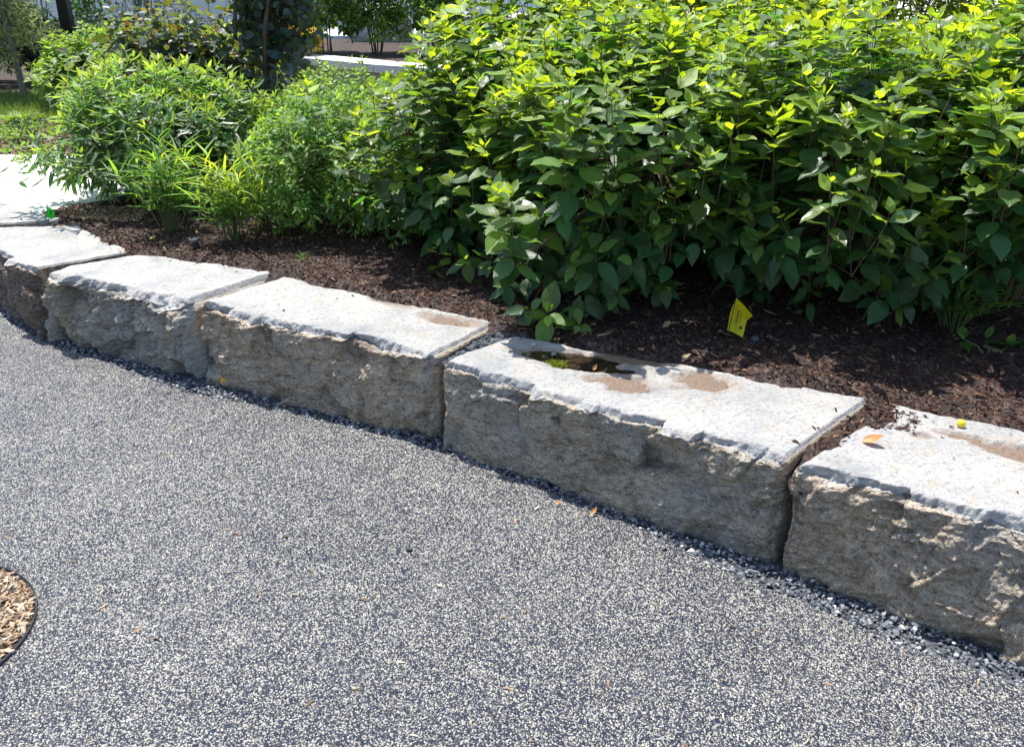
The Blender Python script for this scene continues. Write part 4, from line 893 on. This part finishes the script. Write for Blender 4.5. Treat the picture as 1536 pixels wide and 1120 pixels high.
# oat grass clumps
def oat(base, hgt, ns, label, seed, spread=.17, young=.35, Lf=.125):
    root = empty('oat_grass', base, label, 'ornamental grass', 'oat grass clumps'); pl = Plant(root, T_OAT, L_grass, True, 'leaf_blade'); pl.bark = M['bark_green']; b0 = np.array(base)
    for k in range(ns):
        a = R.rand() * 6.28; lean = spread * R.rand() ** .7 * 1.4; h_ = hgt * (.55 + .45 * R.rand()); dx = np.array([math.cos(a), math.sin(a), 0])
        s0 = b0 + dx * .05 * R.rand(); tt = np.linspace(0, 1, 7); P_ = s0 + dx * (lean * tt ** 1.7)[:, None] + UPV * (h_ * tt)[:, None]
        pl.tw.add(*tube(P_, np.linspace(.0028, .001, 7), 3)); yk = 1.0 if R.rand() < young else .15; ph_ = R.rand() * 6.28
        for j, t in enumerate(np.linspace(.42, 1.0, 6)):
            p = s0 + dx * lean * t ** 1.7 + UPV * h_ * t; aa = ph_ + j * math.pi + R.randn() * .4; sv = np.array([math.cos(aa), math.sin(aa), 0])
            d = unit(sv * (.75 if t < .95 else .3) + UPV * (1.0 + .4 * R.rand()) + dx * .2); nn = UPV - sv * .6
            nn = nn - d * np.dot(nn, d); pl.leaf(p, d, unit(nn), Lf * (.7 + .5 * R.rand()) * (.75 if t < .3 else 1), min(1, max(0, yk * (t ** 2) + R.randn() * .05)))
oat(U(258, 352, ZB), .44, 46, 'arching oat grass clump in front of the narrow leaved shrub, left of the black pipe', 1, .15, .15)
oat(U(355, 370, ZB), .42, 40, 'oat grass clump with bright yellow green tips just behind the black pipe', 2, .12, .65)
oat(U(1425, 500, ZB), .26, 26, 'dim oat grass clump in the shade at the right edge of the bed', 3, .15, 0, .13)
oat(U(445, 396, ZB), .05, 3, 'tiny grass tuft on the mulch behind the brown faced stone', 4, .04, .3, .035)

# far plants
def far_bush(name, c, r, ns, L, mat, label, cat, seed, tpl=T_FAR, spec=S_SMALL, k=1.6, **kw):
    root = empty(name, (c[0], c[1], kw.pop('zb', ZB)), label, cat, kw.pop('group', None)); sp2 = dict(spec); sp2['k'] = k
    sp2['nodes'] = spec['nodes'][:kw.pop('nn', 9)]
    bush(root, tpl, mat, sp2, c, r, ns, L, seed, (c[0], c[1], root.location[2]), zmin=root.location[2] + .03, parts=kw.pop('parts', False), **kw)
far_bush('green_shrub', (-3.95, 9.5, .66), (.68, .6, .40), 420, .085, L_far, 'rounded bright green shrub at the foot of the lamp post', 'shrub', 70, T_BROAD[:1], S_HEDGE, 1.0, nn=6, ageK=.9, parts=True)
far_bush('green_shrub', (-3.35, 9.9, .72), (.45, .45, .42), 420, .045, L_blue, 'soft grey green shrub right of the rounded bright green shrub', 'shrub', 71)
far_bush('dark_hedge_shrub', (-6.3, 11.5, .72), (1.35, .45, .52), 900, .07, L_dark, 'dark clipped hedge in the shade behind the young tree', 'hedge', 72)
far_bush('dark_hedge_shrub', (-4.75, 11.9, .70), (.7, .5, .45), 300, .07, L_dark, 'dark evergreen shrub behind the bright green shrub by the lamp post', 'shrub', 79)
far_bush('climbing_shrub', (-5.75, 13.6, 1.35), (.25, .25, 1.1), 210, .08, L_far, 'slender dark green upright shrub against the grey building beside the lamp post', 'shrub', 73, spec=S_SMOKE, k=1.0, ageK=.2)
far_bush('climbing_shrub', (-5.05, 13.9, 1.3), (.60, .35, 1.15), 300, .065, L_blue, 'airy pale green tall shrub against the grey building', 'shrub', 74, k=1.8, lob=.3)
far_bush('climbing_shrub', (-6.7, 14.2, 1.3), (.30, .3, 1.2), 80, .06, L_blue, 'thin leafy climber on the grey building left of the lamp post', 'climber', 75, k=1.8, lob=.35)
far_bush('yellow_shrub', (-2.3, 8.2, .80), (.45, .35, .38), 260, .05, L_lime, 'lime green shrub glimpsed behind the smoke bush', 'shrub', 76, k=1.4)
far_bush('upright_shrub', (-1.95, 10.2, 1.24), (.34, .32, .62), 560, .06, L_far, 'upright dark stemmed green shrub on the upper bed, left of the pair', 'shrub', 77, zb=.79, group='upright green shrubs', lob=.25, ageK=.5)
far_bush('upright_shrub', (-1.38, 10.1, 1.24), (.32, .30, .62), 560, .06, L_far, 'upright green shrub on the upper bed, right of the pair', 'shrub', 78, zb=.79, group='upright green shrubs', lob=.25, ageK=.25)
far_bush('upright_shrub', (-.75, 9.9, 1.18), (.36, .30, .50), 460, .06, L_far, 'upright green shrub on the upper bed in front of the grey boulders', 'shrub', 86, zb=.79, group='upright green shrubs', lob=.25, ageK=.5)
far_bush('yellow_orange_shrub', (-2.02, 9.55, .93), (.17, .15, .16), 90, .07, L_yel, 'small yellow and orange shrub at the edge of the upper bed', 'shrub', 80, zb=.79, nn=6)
far_bush('yellow_orange_shrub', (-2.22, 10.0, 1.0), (.18, .15, .24), 60, .06, L_yel, 'taller orange tinged shrub just behind the small yellow one', 'shrub', 81, zb=.79, nn=6)
far_bush('low_shrub', (-.15, 10.2, .92), (.62, .4, .22), 330, .05, L_red, 'low olive and reddish ground cover shrub on the upper bed', 'shrub', 82, zb=.79)
for i, (x, y, hh) in enumerate([(.75, 8.4, .62), (1.5, 8.1, .7), (2.3, 7.9, .75), (3.1, 7.9, .75), (3.9, 7.9, .8)]):
    far_bush('lime_reed_shrub', (x, y, .95 + hh * .4), (.48, .35, hh), 420, .13, L_lime, ['leftmost lime green reedy shrub behind the hedge tops', 'second lime green reedy shrub from the left behind the hedge tops', 'third lime green reedy shrub from the left behind the hedge tops', 'fourth lime green reedy shrub from the left behind the hedge tops', 'rightmost lime green reedy shrub behind the hedge tops'][i], 'shrub', 90 + i, T_FARN, S_WILL, 1.3, zb=.79, group='reedy shrubs behind the hedge', up=1.3, nst=12, stem_r=.011)
# small plants of the far bed
fp = [(8, 212, .05), (28, 207, .06), (40, 200, .06), (33, 192, .05), (20, 216, .05), (52, 197, .06), (62, 190, .055), (54, 222, .05), (70, 205, .07), (44, 214, .05), (12, 198, .04)]
GCL = ['dark low plant at the left photo edge, middle row of the tan mulch', 'light green low plant just above the dark pair of the tan mulch', 'dark low plant near the lawn tuft in the tan mulch', 'light green low plant close under the lawn edge',
       'dark low plant at the left edge, nearest the white paving', 'light green low plant under the white plant label', 'dark low plant nearest the white plant label', 'light green low plant nearest the shrub on the white paving edge',
       'dark low plant, rightmost in the tan mulch', 'light green low plant in the centre of the tan mulch', 'dark low plant at the left edge, nearest the lawn']
for i, (px, py, s_) in enumerate(fp):
    p = U(px, py, ZB + .01); far_bush('ground_cover_plant', (p[0], p[1], ZB + s_ * .9), (s_ * 1.6, s_ * 1.4, s_), 26, .035, L_dark if i % 2 else L_far, GCL[i], 'plant', 100 + i, nn=5, k=.6, nst=3, stem_r=.002, group='young plants in the far mulch', twigs=False)
for px, py, lb in [(24, 190, 'bright grass tuft left of centre at the lawn edge'), (42, 190, 'bright grass tuft right of its twin at the lawn edge')]:
    p = U(px, py, ZB); root = empty('grass_tuft', p, lb, 'grass tuft', 'grass tufts at the lawn edge'); pl = Plant(root, T_OAT, L_grass, False); pl.bark = M['bark_green']
    for k in range(70):
        a = R.rand() * 6.28; d = unit(np.array([math.cos(a) * .5, math.sin(a) * .5, 1 + R.rand()])); nn = UPV - d * d[2]; pl.leaf(np.array(p) + .02 * R.randn(3) * (1, 1, 0), d, unit(nn), .12 + .06 * R.rand(), .7 * R.rand())
o = empty('plant_label', U(77, 168, ZB), 'small white plant label stake beside the narrow leaved shrub', 'plant label')
V, F = box(-.022, .022, -.002, .002, .10, .17); link('tag', mk_mesh('tag', V, F, M['white']), o)
V, F = box(-.006, .006, -.0015, .0015, 0, .0995); link('stake', mk_mesh('stake', V, F, M['white']), o)

# young tree, left
tr = empty('young_tree', (-5.12, 10.15, ZB), 'slender young tree with feathery olive foliage at the left edge', 'tree')
pts = np.array([(-5.12, 10.15, ZB - .05), (-5.14, 10.15, .8), (-5.2, 10.17, 1.4), (-5.25, 10.2, 2.2), (-5.3, 10.2, 3.2)])
V, F = tube(pts, [.035, .03, .026, .018, .008], 8); link('trunk', mk_mesh('trunk', V - np.array(tr.location), F, M['bark_grey'], True), tr)
sp3 = dict(S_WILL); sp3['droop'] = .5; sp3['k'] = 2.2
bush(tr, T_FARN, L_tree, sp3, (-5.75, 10.3, 1.50), (.80, .70, 1.0), 1500, .085, 120, (-5.2, 10.2, 1.1), zmin=.62, zlow=-.95, inner=.45, parts=False, up=.15, lob=.3, nst=9, stem_r=.014, bark=M['bark_grey'])

# moss in the puddle
u_, d_ = b3.uv_of(832, 548, H - .008); mo = np.array([*((b3.A * (1 - u_ / b3.L) + b3.B * u_ / b3.L) * (1 - d_ / b3.W) + (b3.D * (1 - u_ / b3.L) + b3.C * u_ / b3.L) * d_ / b3.W), H - .010])
root = empty('moss_clump', mo, 'bright moss clump growing in the puddle', 'moss'); pl = Plant(root, T_FAR, L_moss, False); pl.bark = M['bark_green']
for k in range(520):
    q = R.randn(2) * (.017, .020); d = unit(np.array([R.randn() * .6, R.randn() * .6, .8])); nn = np.cross(d, R.randn(3)); pl.leaf(mo + (q[0], q[1], .006 * R.rand()), d, unit(nn), .006 + .006 * R.rand(), R.rand())

build_plants(ZB)

# ================================================================== SMALL THINGS
def wire(o, a, b, r_=.0015):
    V, F = tube(np.array([a, (np.array(a) + np.array(b)) / 2, b]), [r_] * 3, 6); return link('wire_stake', mk_mesh('wire_stake', V, F, M['steel'], True), o)
# yellow flag
fb = np.array(U(1106, 515, ZB + .015)); Yf = fb[1]
fl = empty('marker_flag', fb, 'creased yellow marker flag with black print standing in the shaded mulch', 'flag')
g = [(1104, 447, 0), (1113, 455, -.012), (1129, 473.5, -.03), (1120, 481, .005), (1114, 506, -.012), (1103, 500, .006), (1091, 495, 0), (1095, 470, .008), (1110, 474, .012)]
V = np.array([UY(x, y, Yf + dy) for x, y, dy in g]) - fb
F = [(0, 7, 8), (7, 6, 5), (7, 5, 8), (0, 8, 1), (5, 4, 3), (5, 3, 8), (1, 8, 3), (1, 3, 2)]
me = mk_mesh('flag_sheet', V, F, M['flag_yellow'], False); so = link('flag_sheet', me, fl)
bmx = so.modifiers.new('thickness', 'SOLIDIFY'); bmx.thickness = .0006
wire(fl, V[0] + (.001, .001, .003), (V[6][0] * 1.05 - .002, .001, -.03))
ink = []; IF = []
def stroke(x0, y0, x1, y1, w_, dy=-.004):
    dx, dyy = x1 - x0, y1 - y0; l_ = math.hypot(dx, dyy); nx_, ny_ = -dyy / l_ * w_ / 2, dx / l_ * w_ / 2; k = len(ink)
    for x, y in ((x0 + nx_, y0 + ny_), (x1 + nx_, y1 + ny_), (x1 - nx_, y1 - ny_), (x0 - nx_, y0 - ny_)): ink.append(np.array(UY(x, y, Yf + dy)) - fb)
    IF.append((k, k + 1, k + 2, k + 3))
for i in range(9):       # column of small unreadable lettering, then a little emblem
    y = 466 + i * 2.2; x = 1108.5 - i * .55; stroke(x - 1.6, y, x + 1.4, y + .5, 1.0)
    if i % 2: stroke(x - .8, y - .8, x - .6, y + 1.3, .8)
for i in range(5): stroke(1111 - i * .5, 470 + i * 3, 1112.6 - i * .5, 471.5 + i * 3, .9)
stroke(1109.5, 493, 1113, 490, 1.6); stroke(1111.5, 489, 1111, 494, 1.4); stroke(1110, 490, 1113, 493.5, 1.2)
link('print', mk_mesh('print', np.array(ink), IF, M['print']), fl)
# green flag
gb = np.array(U(71, 331, H)); Yg = gb[1]
fl = empty('marker_flag', gb, 'small green marker flag standing at the left end of the bed beside the white paving', 'flag')
V = np.array([UY(70, 308, Yg), UY(70, 327, Yg - .01), UY(81, 327, Yg + .02), UY(81.5, 318, Yg + .01), UY(75.5, 317, Yg + .005)]) - gb
so = link('flag_sheet', mk_mesh('flag_sheet', V, [(0, 1, 4), (1, 2, 4), (2, 3, 4), (0, 4, 3)], M['flag_green']), fl); so.modifiers.new('thickness', 'SOLIDIFY').thickness = .0006
wire(fl, V[0] + (0, 0, .004), (V[1][0], 0, -.02))
ink = []; IF = []
fb, Yf = gb, Yg
for a_ in [(74, 318, 78, 318), (74.5, 320, 78.5, 320.4), (76, 321, 76.5, 324)]: stroke(*a_, .8, -.012)
link('print', mk_mesh('print', np.array(ink), IF, M['print']), fl)
# black pipe
pb = np.array(U(297, 381, ZB)); o = empty('irrigation_pipe', pb, 'short black irrigation pipe stub sticking out of the mulch below the oat grass', 'pipe'); o.rotation_euler = (rad(4), rad(-6), 0)
V, F = lathe([(.0165, -.03), (.0165, .065), (.021, .067), (.021, .078), (.017, .080), (.014, .078), (.0135, .05), (.001, .05)]); link('pipe_body', mk_mesh('pipe_body', V, F, M['plastic'], False), o)
V, F = lathe([(.0225, .0665), (.0228, .076), (.021, .0795), (.0175, .0815), (.0173, .0795)]); link('pipe_rim', mk_mesh('pipe_rim', V, F, M['plastic_grey'], False), o)
# sprinkler head
eb = np.array(U(1132, 512, ZB + .02)); o = empty('sprinkler_head', eb, 'round black sprinkler head flush in the mulch right of the yellow flag', 'sprinkler')
V, F = lathe([(.027, -.02), (.027, .006), (.024, .011), (.017, .012), (.016, .008)], 28); link('collar', mk_mesh('collar', V, F, M['plastic'], True), o)
V, F = lathe([(.0155, .004), (.0155, .014), (.0125, .017), (.010, .016), (.009, .010), (.0001, .010)], 28); link('nozzle', mk_mesh('nozzle', V, F, M['plastic_grey'], True), o)
# berry
V, F = lathe([(.0125 * math.sin(t_) + .00005, -.0125 * math.cos(t_)) for t_ in np.linspace(0, math.pi * .96, 14)] + [(.0008, .0108)], 24)
o = link('berry', mk_mesh('berry', V, F, M['berry'], True), loc=np.array(U(1442, 635, H + .012)) ); tag(o, 'round yellow berry lying on the tan faced stone at the right', 'berry')
# fallen leaves
def fallen(px, py, z, L, mat, label, yaw, roll=0.2, wd=.5, curl=-.35, grp='fallen leaves'):
    V, F, UV = leaf_tpl(wd, fold=.5, curl=curl); V = V * L; V[:, 0] -= L / 2
    o = link('fallen_leaf', mk_mesh('fallen_leaf', V, F, mat, True), loc=U(px, py, z)); o.rotation_euler = (roll, rad(-3), yaw); tag(o, label, 'leaf', grp)
fallen(1308, 664, H + .006, .055, M['dry_orange'], 'curled orange dead leaf on the tan faced stone at the right', -.3, .25, .62, -.5)
fallen(998, 488, ZB + .035, .042, M['dry_tan'], 'tan fallen leaf standing in the shaded mulch left of the yellow flag', .9, .7)
fallen(1335, 453, ZB + .035, .05, M['dry_tan'], 'long tan fallen leaf in the shade right of the hanging green leaf', .2, .3)
fallen(1325, 466, ZB + .035, .04, M['dry_yellow'], 'yellowish fallen leaf just below the long tan one', .1, .3)
fallen(851, 557, H - .004, .036, M['dry_grey'], 'pale grey leaf lying at the front rim of the puddle', -.1, .1, .5, -.1)
fallen(872, 559, H - .004, .026, M['dry_grey'], 'small pale grey leaf at the puddle rim right of the larger one', -.5, .1, .5, -.1)
fallen(831, 532, H - .002, .024, M['dry_grey'], 'pale round leaf lying at the back of the puddle above the moss', .8, .2, .8, -.1)
fallen(891, 553, H - .003, .022, M['dry_orange'], 'tiny orange leaf curl at the right end of the puddle', 1.2, .4, .6, -.7)
fallen(1029, 536, H + .010, .035, M['dry_tan'], 'dry beige leaf at the back edge of the long grey stone', .3, .3)
fallen(230, 358, ZB + .025, .04, M['dry_yellow'], 'yellow fallen leaf on the mulch left of the black pipe', .2, .2)
fallen(890, 768, .022, .028, M['dry_orange'], 'orange leaf scrap on the path edge below the long grey stone', .9, .3, .5, -.5)
fallen(837, 755, .020, .020, M['dry_orange'], 'tiny orange scrap on the path left of the larger orange scrap', .2, .3, .5, -.5)
fallen(208, 945, .018, .020, M['dry_orange'], 'small orange scrap on the path right of the wood chip ring', .4, .2, .4, -.3)
V, F = box(-.010, .011, -.0035, .004, 0, .006); V[4:, :2] *= .6; V[1, 1] += .002
o = link('bark_scrap', mk_mesh('bark_scrap', V, F, M['plastic']), loc=U(614, 826, .0125)); tag(o, 'small dark bark scrap alone in the middle of the path', 'bark scrap')
for i, (px, py, r_, lb) in enumerate([(1412, 652, .009, 'grey pebble on the tan faced stone left of the berry'), (1510, 640, .010, 'pebble at the back edge of the stone right of the berry')]):
    pass
